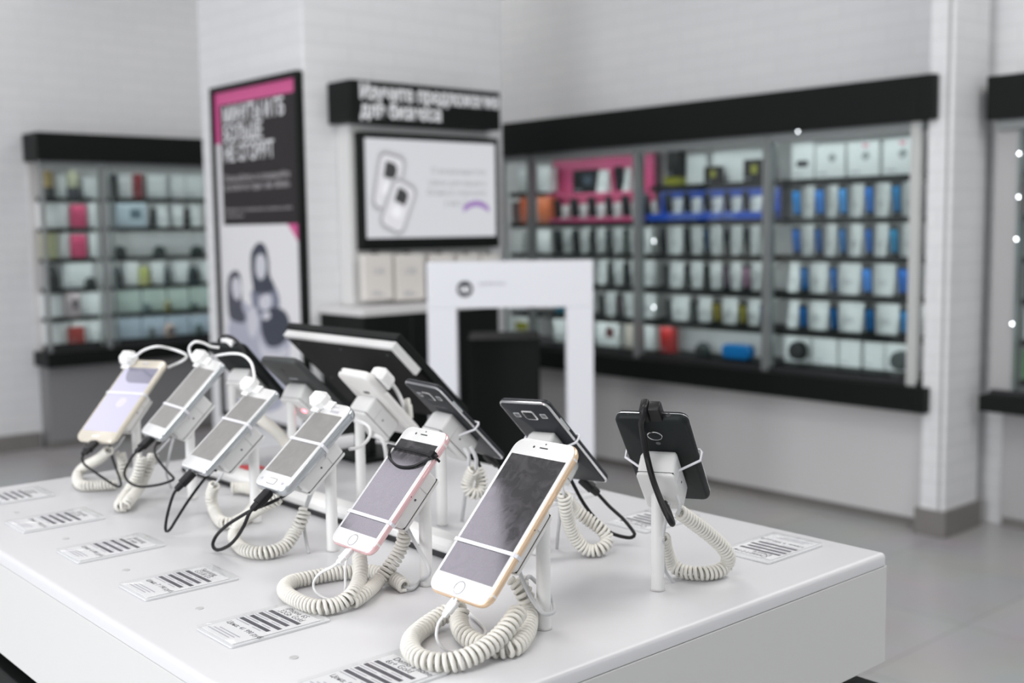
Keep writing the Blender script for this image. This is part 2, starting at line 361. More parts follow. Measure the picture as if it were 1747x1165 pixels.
# ------------------------------------------------------------ goods in the cabinets
M_CARD = noisy(mat('card_white', (.86, .88, .88), .55), 30, .03)
def cm(r, g, b): return noisy(mat('print_%d_%d_%d' % (r, g, b), lin(r, g, b), .4), 25, .06)
M_DPH = mat('phone_black', (.014, .018, .020), .4, spec=.15)
PROTO = {}
def goods(kind, name, label, cat, group, wx, w, z0, h, right, depth=.05, c=None, c2=None, yoff=0):
    """one article standing on a shelf; local x along the shelf, y towards the viewer, z up"""
    z0 += .0006
    if right: M = frame(Vector((wx[0], wx[1], z0)), Vector((0, -1, 0)), Vector((-1, 0, 0)), Vector((0, 0, 1)))
    else: M = frame(Vector((wx[0], wx[1], z0)), Vector((-1, 0, 0)), Vector((0, -1, 0)), Vector((0, 0, 1)))
    if not right: M = frame(Vector((wx[0], wx[1], z0)), Vector((1, 0, 0)), Vector((0, -1, 0)), Vector((0, 0, 1)))
    t = thing(name, label, cat, M, group)
    if kind == 'phone':                                     # dummy handset leaning on a clear foot
        lean = Matrix.Rotation(math.radians(-7), 4, 'X')
        L = T(0, -.012, .006) @ lean
        MB().rr(w, h * .97, w * .13, [(-.004, .0015), (-.0025, 0), (.0025, 0), (.004, .0015)], Matrix(((1, 0, 0, 0), (0, 0, -1, 0), (0, 1, 0, h * .485), (0, 0, 0, 1))), 3).build('body', c2 or M_DPH, t, M=L)
        MB().box(-w * .44, w * .44, .0041, .0048, h * .12, h * .86).build('screen', c, t, smooth=0, M=L)
        MB().box(-w * .35, w * .35, -.035, .012, 0, .006).box(-w * .3, w * .3, -.03, -.025, 0, h * .45).build('stand', M_ACRYL, t, smooth=0)
    elif kind == 'card':                                    # folded price card
        MB().prism([(.014, 0), (.012, 0), (-.0105, h), (-.0095, h)], -w / 2, w / 2, Matrix(((0, 0, 1, 0), (1, 0, 0, 0), (0, 1, 0, 0), (0, 0, 0, 1)))).build('card', c, t, smooth=0)
        MB().prism([(-.035, 0), (-.033, 0), (-.0095, h), (-.0105, h)], -w / 2, w / 2, Matrix(((0, 0, 1, 0), (1, 0, 0, 0), (0, 1, 0, 0), (0, 0, 0, 1)))).build('back_leaf', c, t, smooth=0)
        b = MB()
        for k in range(4):
            zz = h * (.30 + .045 * k)
            yy = .0155 - .023 * zz / h
            b.box(-w * .28, w * (.10 + .05 * (k % 3)), yy, yy + .0006, zz, zz + h * .018)
        b.build('print', M_INK2, t, smooth=0)
    elif kind == 'box':
        MB().box(-w / 2, w / 2, -depth, 0, 0, h).build('carton', c, t, smooth=0, bevel=.0015)
        if c2:
            MB().box(-w * .05, w * .32, 0, .0008, h * .35, h * .75).build('picture', c2, t, smooth=0)
        MB().box(-w * .4, -w * .1, 0, .0008, h * .12, h * .17).build('print', M_INK2, t, smooth=0)
    elif kind == 'case':                                    # coloured case in a blister
        MB().rr(w, h * .92, w * .18, [(-.012, .004), (-.008, 0), (.008, 0), (.012, .004)], Matrix(((1, 0, 0, 0), (0, 0, -1, -.02), (0, 1, 0, h * .47), (0, 0, 0, 1))), 4).build('case', c, t)
        MB().box(-w * .5, w * .5, -.05, 0, 0, h * .03).build('tray', M_ACRYL, t, smooth=0)
    elif kind == 'dome':                                    # small dark loudspeaker, rounded top
        lp = []
        for z, s in ((0, .92), (h * .15, 1), (h * .5, .96), (h * .75, .78), (h * .92, .5), (h, .2)):
            lp.append([(math.cos(2 * PI * k / 20) * w / 2 * s, -.026 + math.sin(2 * PI * k / 20) * min(w, .05) / 2 * s, z) for k in range(20)])
        MB().loft(lp).build('shell', c, t)
        MB().rr(w * .7, h * .35, h * .1, [(-.003, 0), (0, .002)], Matrix(((1, 0, 0, 0), (0, 0, -1, -.026 + min(w, .05) * .49), (0, 1, 0, h * .38), (0, 0, 0, 1)))).build('grille', M_DARK, t)
    elif kind == 'round':                                   # disc loudspeaker on a foot
        r = w / 2
        MB().cyl((0, -.03, h - r), (0, .0, h - r), r, r * .92, 32).build('shell', c, t)
        MB().cyl((0, .0, h - r), (0, .004, h - r), r * .8, r * .75, 32).build('grille', c2 or M_DARK, t)
        MB().box(-w * .2, w * .2, -.05, .0, 0, .012).box(-.006, .006, -.028, -.016, .012, h - w * .9).build('foot', M_ACRYL, t, smooth=0)
    elif kind == 'bar':                                     # rounded bar loudspeaker
        MB().rr(w, h, h * .45, [(-.05, .006), (-.044, 0), (-.006, 0), (0, .006)], Matrix(((1, 0, 0, 0), (0, 0, -1, 0), (0, 1, 0, h * .5), (0, 0, 0, 1)))).build('shell', c, t)
        MB().rr(w * .62, h * .6, h * .25, [(0, 0), (.003, .003)], Matrix(((1, 0, 0, 0), (0, 0, 1, 0), (0, 1, 0, h * .5), (0, 0, 0, 1)))).build('grille', c2, t)
    elif kind == 'vial':                                    # two-tone bottle shaped gadget
        MB().rr(w, .05, .02, [(0, .003), (.004, 0), (h * .36, 0), (h * .38, .004)], T(0, -.03, 0)).build('base', c2, t)
        MB().rr(w * .82, .04, .018, [(h * .38, 0), (h * .9, 0), (h, .008)], T(0, -.03, 0)).build('cap', c, t)
    return t
def rgood(kind, name, desc, cat, group, px0, px1, pyt, row, x=XF + .20, c=None, c2=None, depth=.05, z0=None):
    pm = (px0 + px1) / 2
    if z0 is None: z0 = SH[row] if row < 5 else SH[5] + .004
    y0 = on_x(px0, pyt + 20, x).y; y1 = on_x(px1, pyt + 20, x).y
    top = 1.733 if row == 0 else SH[row - 1] - .0305
    h = on_x(pm, pyt, x).z - z0
    if z0 < SH[row] + .02: h = min(h, top - z0)
    return goods(kind, name, desc, cat, group, (x, (y0 + y1) / 2), abs(y0 - y1), z0, h, True, depth, c, c2)
def lgood(kind, name, desc, cat, group, px0, px1, pyt, row, y=YF + .13, c=None, c2=None, depth=.05):
    z0 = LSH[row]
    x0 = on_y(px0, pyt + 20, y).x; x1 = on_y(px1, pyt + 20, y).x
    h = min(on_y((px0 + px1) / 2, pyt, y).z, (1.753 if row == 0 else LSH[row - 1] - .0305)) - z0
    return goods(kind, name, desc, cat, group, ((x0 + x1) / 2, y), abs(x1 - x0), z0, h, False, depth, c, c2)
ROWN = ['top', 'second', 'third', 'fourth', 'fifth', 'bottom']
BAYN = {4: 'right bay of the long cabinet', 3: 'blue-display bay of the long cabinet', 2: 'pink-display bay of the long cabinet', 1: 'narrow left bay of the long cabinet'}
BLUE = [cm(20, 120, 190), cm(40, 110, 185), cm(60, 130, 190), cm(15, 95, 170), cm(10, 100, 150), cm(10, 110, 190)]
def series(bay, row, phones, cards, pyt, cols, colname, cpyt=None, ccol=None):
    """phones and price cards alternating along one shelf; pixel spans measured from the photograph"""
    for i, (a, b) in enumerate(phones):
        cn = colname if isinstance(colname, str) else colname[i]
        rgood('phone', 'dummy_phone', '%s-screened handset, %s from left, %s shelf, %s' % (cn, ORD[i], ROWN[row], BAYN[bay]), 'phone',
              'handsets on the %s shelf, %s' % (ROWN[row], BAYN[bay]), a, b, pyt(a), row, XF + .155, cols[i % len(cols)])
    for i, (a, b) in enumerate(cards):
        rgood('card', 'price_card', 'white price card, %s from left, %s shelf, %s' % (ORD[i], ROWN[row], BAYN[bay]), 'price card',
              'price cards on the %s shelf, %s' % (ROWN[row], BAYN[bay]), a, b, (cpyt or pyt)(a), row, XF + .245, M_CARD)
def ln(x0, y0, x1, y1): return lambda x: y0 + (y1 - y0) * (x - x0) / (x1 - x0)
def sc4(l): return [(1330 + a / 5.548, 1330 + b / 5.548) for a, b in l]
def sc5(l): return [(1330 + a / 4.8556, 1330 + b / 4.8556) for a, b in l]
# right-hand bay
for i, (a, b, y, d) in enumerate(((1351, 1388, 236, 'tall white carton with a dark picture'), (1391, 1441, 245, 'white carton with a faint grey picture'), (1446, 1500, 241, 'white carton with pink tab, grey picture'), (1506, 1566, 236, 'white carton with pink tab, dark picture'))):
    t = rgood('box', 'gadget_carton', d + ', %s from left, top shelf, right bay' % ORD[i], 'box', 'gadget cartons on the top shelf', a, b, y, 0, XF + .22, M_CARD, None, .07)
    u = on_x(a, 270, XF + .22).y - on_x(b, 270, XF + .22).y
    w = u
    if i == 0: MB().rr(w * .55, .03, .012, [(0, 0), (.0012, 0)], Matrix(((1, 0, 0, 0), (0, 0, 1, 0), (0, 1, 0, .075), (0, 0, 0, 1)))).build('picture', M_DARK, t)
    else:
        MB().rr(w * .22, .035, .008, [(0, 0), (.0012, 0)], T(w * .08, 0, .095) @ Matrix(((.8, -.6, 0, 0), (0, 0, 1, 0), (.6, .8, 0, 0), (0, 0, 0, 1)))).build('picture', mat('grey_print', (.33, .36, .36), .5), t)
        if i > 1: MB().box(w * -.02, w * .16, 0, .0012, .135, .15).build('tab', cm(215, 130, 155), t, smooth=0)
series(4, 1, sc4([(125, 200), (335, 425), (560, 640), (810, 890), (1065, 1150), (1300, 1365)]), sc4([(235, 325), (460, 545), (675, 790), (910, 1040), (1165, 1290)]), ln(1350, 322, 1590, 309), BLUE, 'blue', ln(1350, 316, 1590, 304))
series(4, 2, sc4([(120, 200), (330, 405), (560, 635), (810, 880), (1040, 1125), (1290, 1355)]), sc4([(225, 310), (440, 530), (665, 780), (910, 1020), (1165, 1265)]), ln(1350, 388, 1590, 387), [cm(10, 80, 150), cm(5, 65, 120), cm(35, 90, 140), cm(5, 80, 150), cm(20, 110, 150), cm(60, 110, 170)], 'blue', ln(1350, 381, 1590, 378))
series(4, 3, sc5([(170, 240), (415, 480), (685, 765), (980, 1070)]), sc5([(85, 165), (255, 395), (490, 670), (780, 955), (1085, 1175)]), ln(1350, 454, 1590, 455), [cm(10, 85, 140), cm(5, 80, 140), cm(50, 115, 190), cm(30, 95, 175)], 'blue', ln(1350, 446, 1590, 447))
series(4, 4, sc5([(160, 230), (415, 480), (705, 785), (1000, 1075)]), sc5([(80, 155), (245, 400), (490, 690), (800, 985), (1085, 1190)]), ln(1350, 520, 1590, 529), [cm(5, 75, 130), cm(5, 70, 120), cm(10, 75, 125), cm(20, 110, 165)], 'blue', ln(1350, 513, 1590, 521))
rgood('round', 'round_speaker', 'round dark speaker, left end of the bottom shelf, right bay, long cabinet', 'speaker', None, 1343, 1372, 582, 5, XF + .16, M_DPH)
rgood('round', 'round_speaker', 'round grey speaker near the pillar end of the bottom shelf, long cabinet', 'speaker', None, 1516, 1548, 599, 5, XF + .16, cm(72, 80, 80), cm(62, 68, 68))
for i, (a, b, y) in enumerate(((1338, 1382, 570), (1386, 1428, 576), (1432, 1468, 576), (1474, 1508, 584), (1511, 1562, 586))):
    rgood('box', 'speaker_carton', 'white carton, %s from left, bottom shelf, right bay, long cabinet' % ORD[i], 'box', 'white cartons on the bottom shelf', a, b, y, 5, XF + .25, M_CARD, None, .09)
# bay with the blue display
YEL = cm(150, 150, 30)
def sq(l): return [(1090 + a / 5.823, 1090 + b / 5.823) for a, b in l]
rgood('box', 'black_carton', 'tall black carton standing on a yellow box, top shelf left, above the blue display', 'box', None, 1137, 1158, 258, 0, XF + .2, M_BLACK, None, .06, SH[0] + .045)
rgood('box', 'yellow_carton', 'low yellow box under the tall black carton above the blue display', 'box', None, 1133, 1158, 301, 0, XF + .21, YEL, None, .08, SH[0])
rgood('box', 'small_black_carton', 'small black carton with yellow corner, middle of the shelf above the blue display', 'box', None, 1201, 1225, 284, 0, XF + .17, M_BLACK, YEL, .05)
rgood('box', 'small_black_carton', 'black and yellow carton, right of the shelf above the blue display', 'box', None, 1268, 1297, 272, 0, XF + .17, M_BLACK, YEL, .05)
for i, (a, b, y) in enumerate(((1160, 1204, 264), (1216, 1300, 258))):
    rgood('box', 'white_carton', '%s white carton on the top shelf above the blue display' % ('narrower' if i == 0 else 'broad'), 'box', None, a, b, y, 0, XF + .27, M_CARD, None, .09)
M_RB = noisy(mat('royal_blue_print', lin(12, 80, 195), .4), 15, .05)
t = rgood('none', 'blue_phone_display', 'royal blue stepped display backing five dark handsets in the long cabinet', 'display stand', None, 1125, 1322, 318, 1, XF + .27)
y0, y1 = on_x(1128, 350, XF + .27).y, on_x(1330, 350, XF + .27).y; w = y0 - y1; h = 1.530 - SH[1]
t.location = (XF + .27, (y0 + y1) / 2, SH[1] + .0006)
MB().box(-w / 2, w / 2, -.012, 0, 0, h).build('backboard', M_RB, t, smooth=0)
MB().box(-w / 2, w / 2, 0, .13, 0, .036).build('step', M_RB, t, smooth=0, bevel=.002)
text('lettering', 'смартфоны', .034, cm(150, 165, 205), t, T(-w * .28, .131, .007) @ Matrix(((1, 0, 0, 0), (0, 0, 1, 0), (0, 1, 0, 0), (0, 0, 0, 1))), width=w * .55)
ST = SH[1] + .0375
for i, (a, b) in enumerate(sq([(245, 320), (435, 505), (640, 710), (840, 905), (1025, 1090)])):
    rgood('phone', 'dummy_phone', 'dark handset on the blue display, %s handset from the left' % ORD[i], 'phone', 'handsets on the blue display', a, b, 331 - i * 1.2, 1, XF + .165, M_DPH, None, z0=ST)
for i, (a, b) in enumerate(sq([(325, 425), (515, 610), (720, 820), (915, 1010), (1105, 1215)])):
    rgood('card', 'price_card', 'white price card on the blue display, %s card from the left' % ORD[i], 'price card', 'price cards on the blue display', a, b, 338 - i * .8, 1, XF + .225, M_CARD, z0=ST)
series(3, 2, sq([(205, 270), (445, 510), (640, 700), (840, 900), (1040, 1095)]), sq([(295, 430), (520, 625), (710, 815), (915, 1015), (1110, 1190)]), ln(1120, 388, 1310, 386), [M_DPH, M_DPH, cm(40, 60, 80), M_DPH, M_DPH], 'dark', ln(1120, 384, 1310, 381))
def s3(l): return [(1000 + a / 5.138, 1000 + b / 5.138) for a, b in l]
series(3, 3, s3([(680, 720), (865, 910), (1030, 1080), (1195, 1255), (1365, 1440)]), s3([(740, 850), (920, 1020), (1090, 1180), (1265, 1360), (1450, 1530)]), ln(1130, 452, 1300, 453), [M_DPH, M_DPH, M_DPH, cm(70, 60, 75), cm(120, 90, 110)], ['dark', 'dark', 'dark', 'red-blue', 'pinkish'], ln(1130, 446, 1300, 447))
series(3, 4, s3([(700, 740), (915, 970), (1105, 1185), (1335, 1405), (1520, 1580)]), s3([(755, 900), (985, 1095), (1195, 1325), (1420, 1515)]), ln(1130, 511, 1300, 520), [M_DPH, cm(50, 58, 56), cm(120, 110, 50), cm(120, 115, 50), cm(90, 110, 140)], ['dark', 'grey', 'yellow', 'yellow', 'pale'], ln(1130, 504, 1300, 512))
rgood('box', 'red_carton', 'red carton standing at the left of the bottom shelf of the long cabinet', 'box', None, 1126, 1147, 550, 5, XF + .15, cm(165, 30, 32), None, .05)
rgood('box', 'white_display_board', 'broad white board behind the blue speaker on the bottom shelf', 'board', None, 1150, 1303, 562, 5, XF + .30, M_PWHITE, None, .02)
rgood('dome', 'small_speaker', 'small dark dome speaker left of the blue speaker on the bottom shelf', 'speaker', None, 1182, 1206, 584, 5, XF + .2, cm(50, 62, 62))
rgood('bar', 'bar_speaker', 'rounded bright blue bar speaker on the bottom shelf of the long cabinet', 'speaker', None, 1240, 1289, 587, 5, XF + .2, cm(15, 115, 185), cm(12, 50, 85))
# bay with the pink display
M_RP = noisy(mat('rose_pink_print', lin(222, 85, 138), .4), 15, .06)
t = rgood('none', 'pink_phone_display', 'tall pink backed display of handsets behind the glass of the long cabinet', 'display stand', None, 945, 1120, 270, 1, XF + .3)
y0, y1 = on_x(944, 330, XF + .3).y, on_x(1116, 330, XF + .3).y; w = y0 - y1; h = 1.745 - SH[1]
t.location = (XF + .3, (y0 + y1) / 2, SH[1] + .0006)
MB().box(-w / 2, w / 2, -.012, 0, 0, h).build('backboard', M_RP, t, smooth=0)
MB().box(-w / 2 + .12, w / 2, 0, .15, 0, .022).build('step', M_RP, t, smooth=0, bevel=.002)
MB().box(-w / 2, w * .47, 0, .06, h * .42, h * .45).build('ledge', M_RP, t, smooth=0)
zl = SH[1] + h * .45 + .001
def sp(l): return [(860 + a / 5.823, 860 + b / 5.823) for a, b in l]
rgood('box', 'tablet_box', 'black carton with a blue grey picture on the ledge of the pink display', 'box', None, 977, 1017, 290, 0, XF + .26, M_DPH, cm(75, 90, 105), .03, zl)
rgood('phone', 'dummy_phone', 'round cornered dark handset on the upper ledge of the pink display', 'phone', None, 1048, 1064, 284, 0, XF + .25, M_DPH, None, z0=zl)
rgood('card', 'price_card', 'white price card right of the black carton on the pink display ledge', 'price card', None, 1020, 1037, 290, 0, XF + .26, M_CARD, z0=zl)
rgood('card', 'price_card', 'white price card right of the dark handset on the pink display ledge', 'price card', None, 1065, 1074, 286, 0, XF + .26, M_CARD, z0=zl)
for i, (a, b) in enumerate(sp([(495, 560), (655, 735), (830, 905), (1005, 1070), (1165, 1245), (1370, 1445)])):
    rgood('phone', 'dummy_phone', 'dark handset on the lower step of the pink display, %s handset from the left' % ORD[i], 'phone', 'handsets on the pink display', a, b, 341 - i * 1.8, 1, XF + .18, M_DPH, None, z0=SH[1] + .023)
for i, (a, b) in enumerate(sp([(570, 640), (745, 820), (915, 995), (1080, 1150), (1255, 1300), (1455, 1500)])):
    rgood('card', 'price_card', 'white price card, lower step of the pink display, %s from the left' % ORD[i], 'price card', 'price cards on the pink display', a, b, 350 - i * 1.5, 1, XF + .245, M_CARD, z0=SH[1] + .023)
series(2, 2, sp([(490, 575), (680, 745), (850, 905), (1010, 1070), (1185, 1235)]), sp([(585, 665), (755, 840), (915, 1000), (1085, 1170), (1250, 1300), (1390, 1470)]), ln(940, 393, 1080, 392), [M_DPH, M_DPH, M_DPH, cm(55, 60, 62), cm(65, 78, 72)], 'dark', ln(940, 390, 1080, 388))
series(2, 3, s3([(190, 235), (330, 380)]), s3([(115, 180), (240, 320), (385, 450), (510, 600)]), ln(1020, 449, 1080, 449), [M_DPH], 'dark', ln(1020, 441, 1080, 443))
series(2, 4, s3([(110, 155), (265, 320)]), s3([(175, 255), (330, 430), (500, 605)]), ln(1020, 502, 1080, 503), [M_DPH, cm(75, 65, 70)], 'dark', ln(1020, 497, 1080, 500))
for i, (a, b, d) in enumerate(((1017, 1054, 'white carton with a dark red figure pictured on it'), (1066, 1087, 'cream carton'), (1096, 1116, 'plain white carton'), (945, 966, 'white carton seen through the white portal'))):
    rgood('box', 'accessory_carton', d + ', bottom shelf, pink-display bay', 'box', 'cartons on the bottom shelf, pink display bay', a, b, 547 - (6 if i == 3 else 0), 5, XF + .2, cm(205, 195, 185) if i == 1 else M_CARD, cm(95, 50, 55) if i == 0 else None, .06)
rgood('box', 'teal_carton', 'small teal carton on the fifth shelf seen through the white portal', 'box', None, 948, 968, 518, 4, XF + .2, cm(25, 120, 145), None, .05)
rgood('box', 'white_carton', 'white carton with a yellow corner seen through the white portal, bottom shelf', 'box', None, 856, 910, 540, 5, XF + .2, M_CARD, YEL, .06)
# narrow left bay
for i, (a, b, y, row, c, d) in enumerate(((884, 904, 288, 0, M_CARD, 'white carton at the top left end of the long cabinet'), (918, 938, 285, 0, M_CARD, 'white carton beside the pink display, top shelf'),
        (887, 902, 326, 1, cm(215, 95, 40), 'narrow orange carton at the left end of the long cabinet'), (917, 937, 331, 1, cm(215, 105, 40), 'orange carton beside the pink display'),
        (873, 886, 345, 1, cm(90, 60, 60), 'dark red carton at the far left end of the long cabinet'),
        (875, 890, 397, 2, M_CARD, 'white carton low at the left end of the long cabinet'), (918, 938, 393, 2, M_CARD, 'white carton under the orange carton'))):
    rgood('box', 'accessory_carton', d, 'box', None, a, b, y, row, XF + .2, c, None, .06)

# left cabinet goods
def sl(l): return [(40 + a / 7.28, 40 + b / 7.28) for a, b in l]
LA, LBN = 'left bay, accessory cabinet', 'right bay, accessory cabinet'
lgood('vial', 'bottle_gadget', 'amber topped bottle gadget with dark base on the top shelf, ' + LA, 'gadget', None, 74, 95, 291, 0, c=cm(190, 165, 105), c2=cm(62, 66, 66))
lgood('vial', 'bottle_gadget', 'cream topped bottle gadget with dark base on the top shelf, ' + LA, 'gadget', None, 117, 138, 292, 0, c=cm(195, 195, 165), c2=cm(70, 72, 80))
for i, (a, b, y, r) in enumerate(((98, 114, 298, 0), (142, 166, 303, 0), (66, 116, 343, 1), (150, 164, 345, 1), (102, 119, 396, 2), (152, 165, 396, 2))):
    lgood('box', 'white_carton', 'white carton, %s from left, %s shelf, %s' % (['first', 'second', 'first', 'second', 'first', 'second'][i], ROWN[r], LA), 'box', 'white cartons in the left bay', a, b, y, r, YF + .178, M_CARD, None, .045)
lgood('case', 'pink_case', 'rounded pink case on the second shelf, ' + LA, 'case', None, 122, 149, 346, 1, c=cm(205, 75, 115))
lgood('case', 'pink_case', 'rounded pink case on the third shelf, ' + LA, 'case', None, 122, 149, 397, 2, c=cm(205, 75, 115))
lgood('box', 'cream_carton', 'pale yellow carton on the third shelf, ' + LA, 'box', None, 73, 98, 396, 2, c=cm(190, 190, 150))
lgood('dome', 'dark_speaker', 'tall dark speaker on the fourth shelf, ' + LA, 'speaker', None, 79, 104, 452, 3, c=cm(42, 50, 52))
lgood('box', 'white_carton', 'large white carton in the middle of the fourth shelf, ' + LA, 'box', None, 108, 158, 446, 3, YF + .178, M_CARD, None, .045)
lgood('dome', 'dark_puck', 'low dark puck at the right of the fourth shelf, ' + LA, 'speaker', None, 147, 168, 473, 3, c=cm(40, 52, 50))
for i, (a, b, y, r) in enumerate(((70, 112, 491, 4), (138, 170, 490, 4), (76, 118, 537, 5), (122, 148, 534, 5), (151, 170, 537, 5))):
    lgood('box', 'white_carton', 'white carton, %s from left, %s shelf, %s' % (['first', 'second', 'first', 'second', 'third'][i], ROWN[r], LA), 'box', 'white cartons in the left bay', a, b, y, r, YF + .178, M_CARD, None, .045)
lgood('box', 'doll_box', 'white box with a dark pinkish figure on the fifth shelf, ' + LA, 'box', None, 113, 137, 488, 4, c=cm(180, 165, 168), c2=cm(85, 78, 85))
lgood('box', 'red_tray', 'low red box on the bottom shelf, ' + LA, 'box', None, 120, 145, 558, 5, c=cm(160, 60, 55))
def sl2(l): return [(170 + a / 7.28, 170 + b / 7.28) for a, b in l]
for i, (a, b) in enumerate(sl2([(235, 415), (590, 820), (905, 1060), (1075, 1290)])):
    lgood('box', 'white_carton', 'white carton, %s from left, top shelf, %s' % (ORD[i], LBN), 'box', 'white cartons on the top shelf, ' + LBN, a, b, 298 + i * .8, 0, YF + .178, M_CARD, None, .045)
lgood('box', 'red_carton', 'slim red carton on the top shelf, ' + LBN, 'box', None, 231, 243, 297, 0, c=cm(140, 40, 48))
lgood('box', 'dark_carton', 'slim dark carton at the left end of the top shelf, ' + LBN, 'box', None, 190, 200, 297, 0, c=M_DPH)
lgood('box', 'camera_carton', 'broad pale carton with grey pictures on the second shelf, ' + LBN, 'box', None, 199, 250, 346, 1, YF + .165, cm(190, 205, 215), cm(95, 115, 125))
for i, (a, b) in enumerate(sl2([(640, 700), (1055, 1120)])):
    lgood('phone', 'dark_handset', 'dark handset, %s from the left on the second shelf, %s' % (ORD[i], LBN), 'phone', 'handsets on the second shelf, ' + LBN, a, b, 356, 1, YF + .14, M_DPH)
for i, (a, b) in enumerate(sl2([(720, 840), (915, 1045), (1130, 1240)])):
    lgood('card', 'price_card', 'pale price card, %s from the left on the second shelf, %s' % (ORD[i], LBN), 'price card', 'price cards on the second shelf, ' + LBN, a, b, 350, 1, YF + .18, M_CARD)
for i, (a, b) in enumerate(((198, 219), (264, 286), (328, 351))):
    lgood('dome', 'dome_speaker', 'dark dome speaker, %s from the left on the third shelf, %s' % (ORD[i], LBN), 'speaker', 'dome speakers on the third shelf', a, b, 419, 2, YF + .128, cm(42, 55, 56))
def s8(l): return [(40 + a / 5.294, 40 + b / 5.294) for a, b in l]
for i, (a, b) in enumerate(s8([(830, 910), (1290, 1340), (1500, 1600)])):
    lgood('dome', 'tall_speaker', 'tall dark speaker, %s from the left on the fourth shelf, %s' % (ORD[i], LBN), 'speaker', 'tall speakers on the fourth shelf', a, b, 455 - i, 3, YF + .128, cm(52, 66, 70))
lgood('vial', 'yellow_gadget', 'yellow green gadget on the fourth shelf, ' + LBN, 'gadget', None, 240, 258, 455, 3, c=cm(185, 190, 110), c2=cm(190, 190, 130))
for i, (a, b) in enumerate(s8([(920, 1040), (1160, 1270), (1370, 1490), (1610, 1690)])):
    lgood('box', 'pale_carton', 'pale carton, %s from left, fourth shelf, %s' % (ORD[i], LBN), 'box', 'pale cartons on the fourth shelf', a, b, 446, 3, YF + .178, M_CARD, None, .045)
for r, yy, nm in ((4, 490, 'greenish'), (5, 541, 'bluish')):
    for i, (a, b) in enumerate(s8([(850, 1060), (1075, 1290), (1305, 1490), (1505, 1690)])):
        lgood('box', 'long_carton', 'long %s white carton, %s from left, %s shelf, %s' % (nm, ORD[i], ROWN[r], LBN), 'box', 'cartons on the %s shelf, %s' % (ROWN[r], LBN), a, b, yy - i * 1.2, r, YF + .178, cm(185, 200, 192) if r == 4 else cm(185, 198, 212), None, .045)
for i, (a, b, y, r, c, d) in enumerate(((1100, 1160, 517, 4, cm(110, 130, 135), 'grey'), (1290, 1350, 512, 4, cm(165, 160, 110), 'yellowish'), (1530, 1590, 516, 4, cm(100, 120, 115), 'dark grey'), (1150, 1200, 556, 5, cm(120, 130, 130), 'grey'), (1285, 1385, 551, 5, cm(200, 175, 165), 'peach'), (1575, 1630, 552, 5, cm(85, 105, 100), 'dark green'))):
    a, b = s8([(a, b)])[0]
    lgood('dome', 'small_gadget', 'small %s gadget before the cartons, %s shelf, %s' % (d, ROWN[r], LBN), 'gadget', None, a, b, y, r, YF + .128, c)
# second cabinet: a few goods at the frame's edge
for i, (r, c, d) in enumerate(((5, cm(60, 160, 70), 'green'), (4, M_CARD, 'white'), (3, M_DPH, 'black'), (1, cm(150, 60, 70), 'reddish'), (2, cm(150, 165, 170), 'grey'))):
    goods('box', 'gadget_carton', '%s carton behind the glass at the right edge of the photo' % d, 'box', None, (4.885, 2.168), .085, SH[r], .13, True, .03, c)
# glowing beads added to imitate lamp glints on the cabinet fronts
M_GLINT = mat('led', (1, 1, 1), .3, emit=(.9, .95, 1), es=14)
def glow(label, P, nx):
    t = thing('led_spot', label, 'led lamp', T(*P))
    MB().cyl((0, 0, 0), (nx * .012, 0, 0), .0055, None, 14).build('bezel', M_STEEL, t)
    MB().cyl((nx * .012, 0, 0), (nx * .0145, 0, 0), .0042, .003, 14).build('lens', M_GLINT, t)
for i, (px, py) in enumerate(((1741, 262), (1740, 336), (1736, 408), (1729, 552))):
    glow('tiny bright LED spot at the right edge of the photo, %s from the top' % ORD[i], on_x(px, py, 4.81), -1)
M_GLINT2 = mat('led_dim', (1, 1, 1), .3, emit=(.85, .95, 1), es=5)
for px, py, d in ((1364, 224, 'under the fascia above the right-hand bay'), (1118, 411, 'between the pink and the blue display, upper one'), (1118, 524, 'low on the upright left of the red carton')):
    glow('tiny LED spot ' + d, on_x(px, py, 4.545), -1)

# ============================================================ ON THE MIDDLE COLUMN: poster, sign, screen
PM = frame(Vector((CXL - .002, 0, 0)), Vector((0, -1, 0)), Vector((0, 0, 1)), Vector((-1, 0, 0)))
def pu(px, py, off=.03): P = on_x(px, py, CXL - off); return (-P.y, P.z)
po = thing('advertising_poster', 'tall framed poster with pink border and photo of two women, on the column', 'poster', PM)
(a0, b1), (a1, _), (_, b0) = pu(358, 152), pu(507, 118), pu(378, 709)
b1 = (pu(358, 152)[1] + pu(507, 118)[1]) / 2
fw = .028
MB().box(a0, a0 + fw, b0, b1, 0, .035).box(a1 - fw, a1, b0, b1, 0, .035).box(a0 + fw, a1 - fw, b0, b0 + fw, 0, .035).box(a0 + fw, a1 - fw, b1 - fw, b1, 0, .035).build('frame', M_BLACK, po, smooth=0, bevel=.003)
MB().box(a0 + fw, a1 - fw, b0 + fw, b1 - fw, 0, .02).build('sheet', M_PWHITE, po, smooth=0)
A0, A1, Bt, Bb = a0 + fw, a1 - fw, b1 - fw, b0 + fw
def q(px, py): return pu(px, py, .022)
zb = q(440, 383)[1]; xl = q(379, 300)[0]
zt = q(440, 168)[1]
MB().box(A0, A1, zt, Bt, .0202, .0208).box(A0, xl, q(366, 247)[1], zt, .0202, .0208).build('pink_border', M_PINK, po, smooth=0)
MB().box(xl, A1, zb, zt, .0202, .0210).build('black_panel', M_PBLACK, po, smooth=0)
MB().prism([(A1, zb), (A1 - .11, zb), (A1, zb - .10)], .0202, .0208).build('pink_corner', M_PINK, po, smooth=0)
wl = A1 - xl
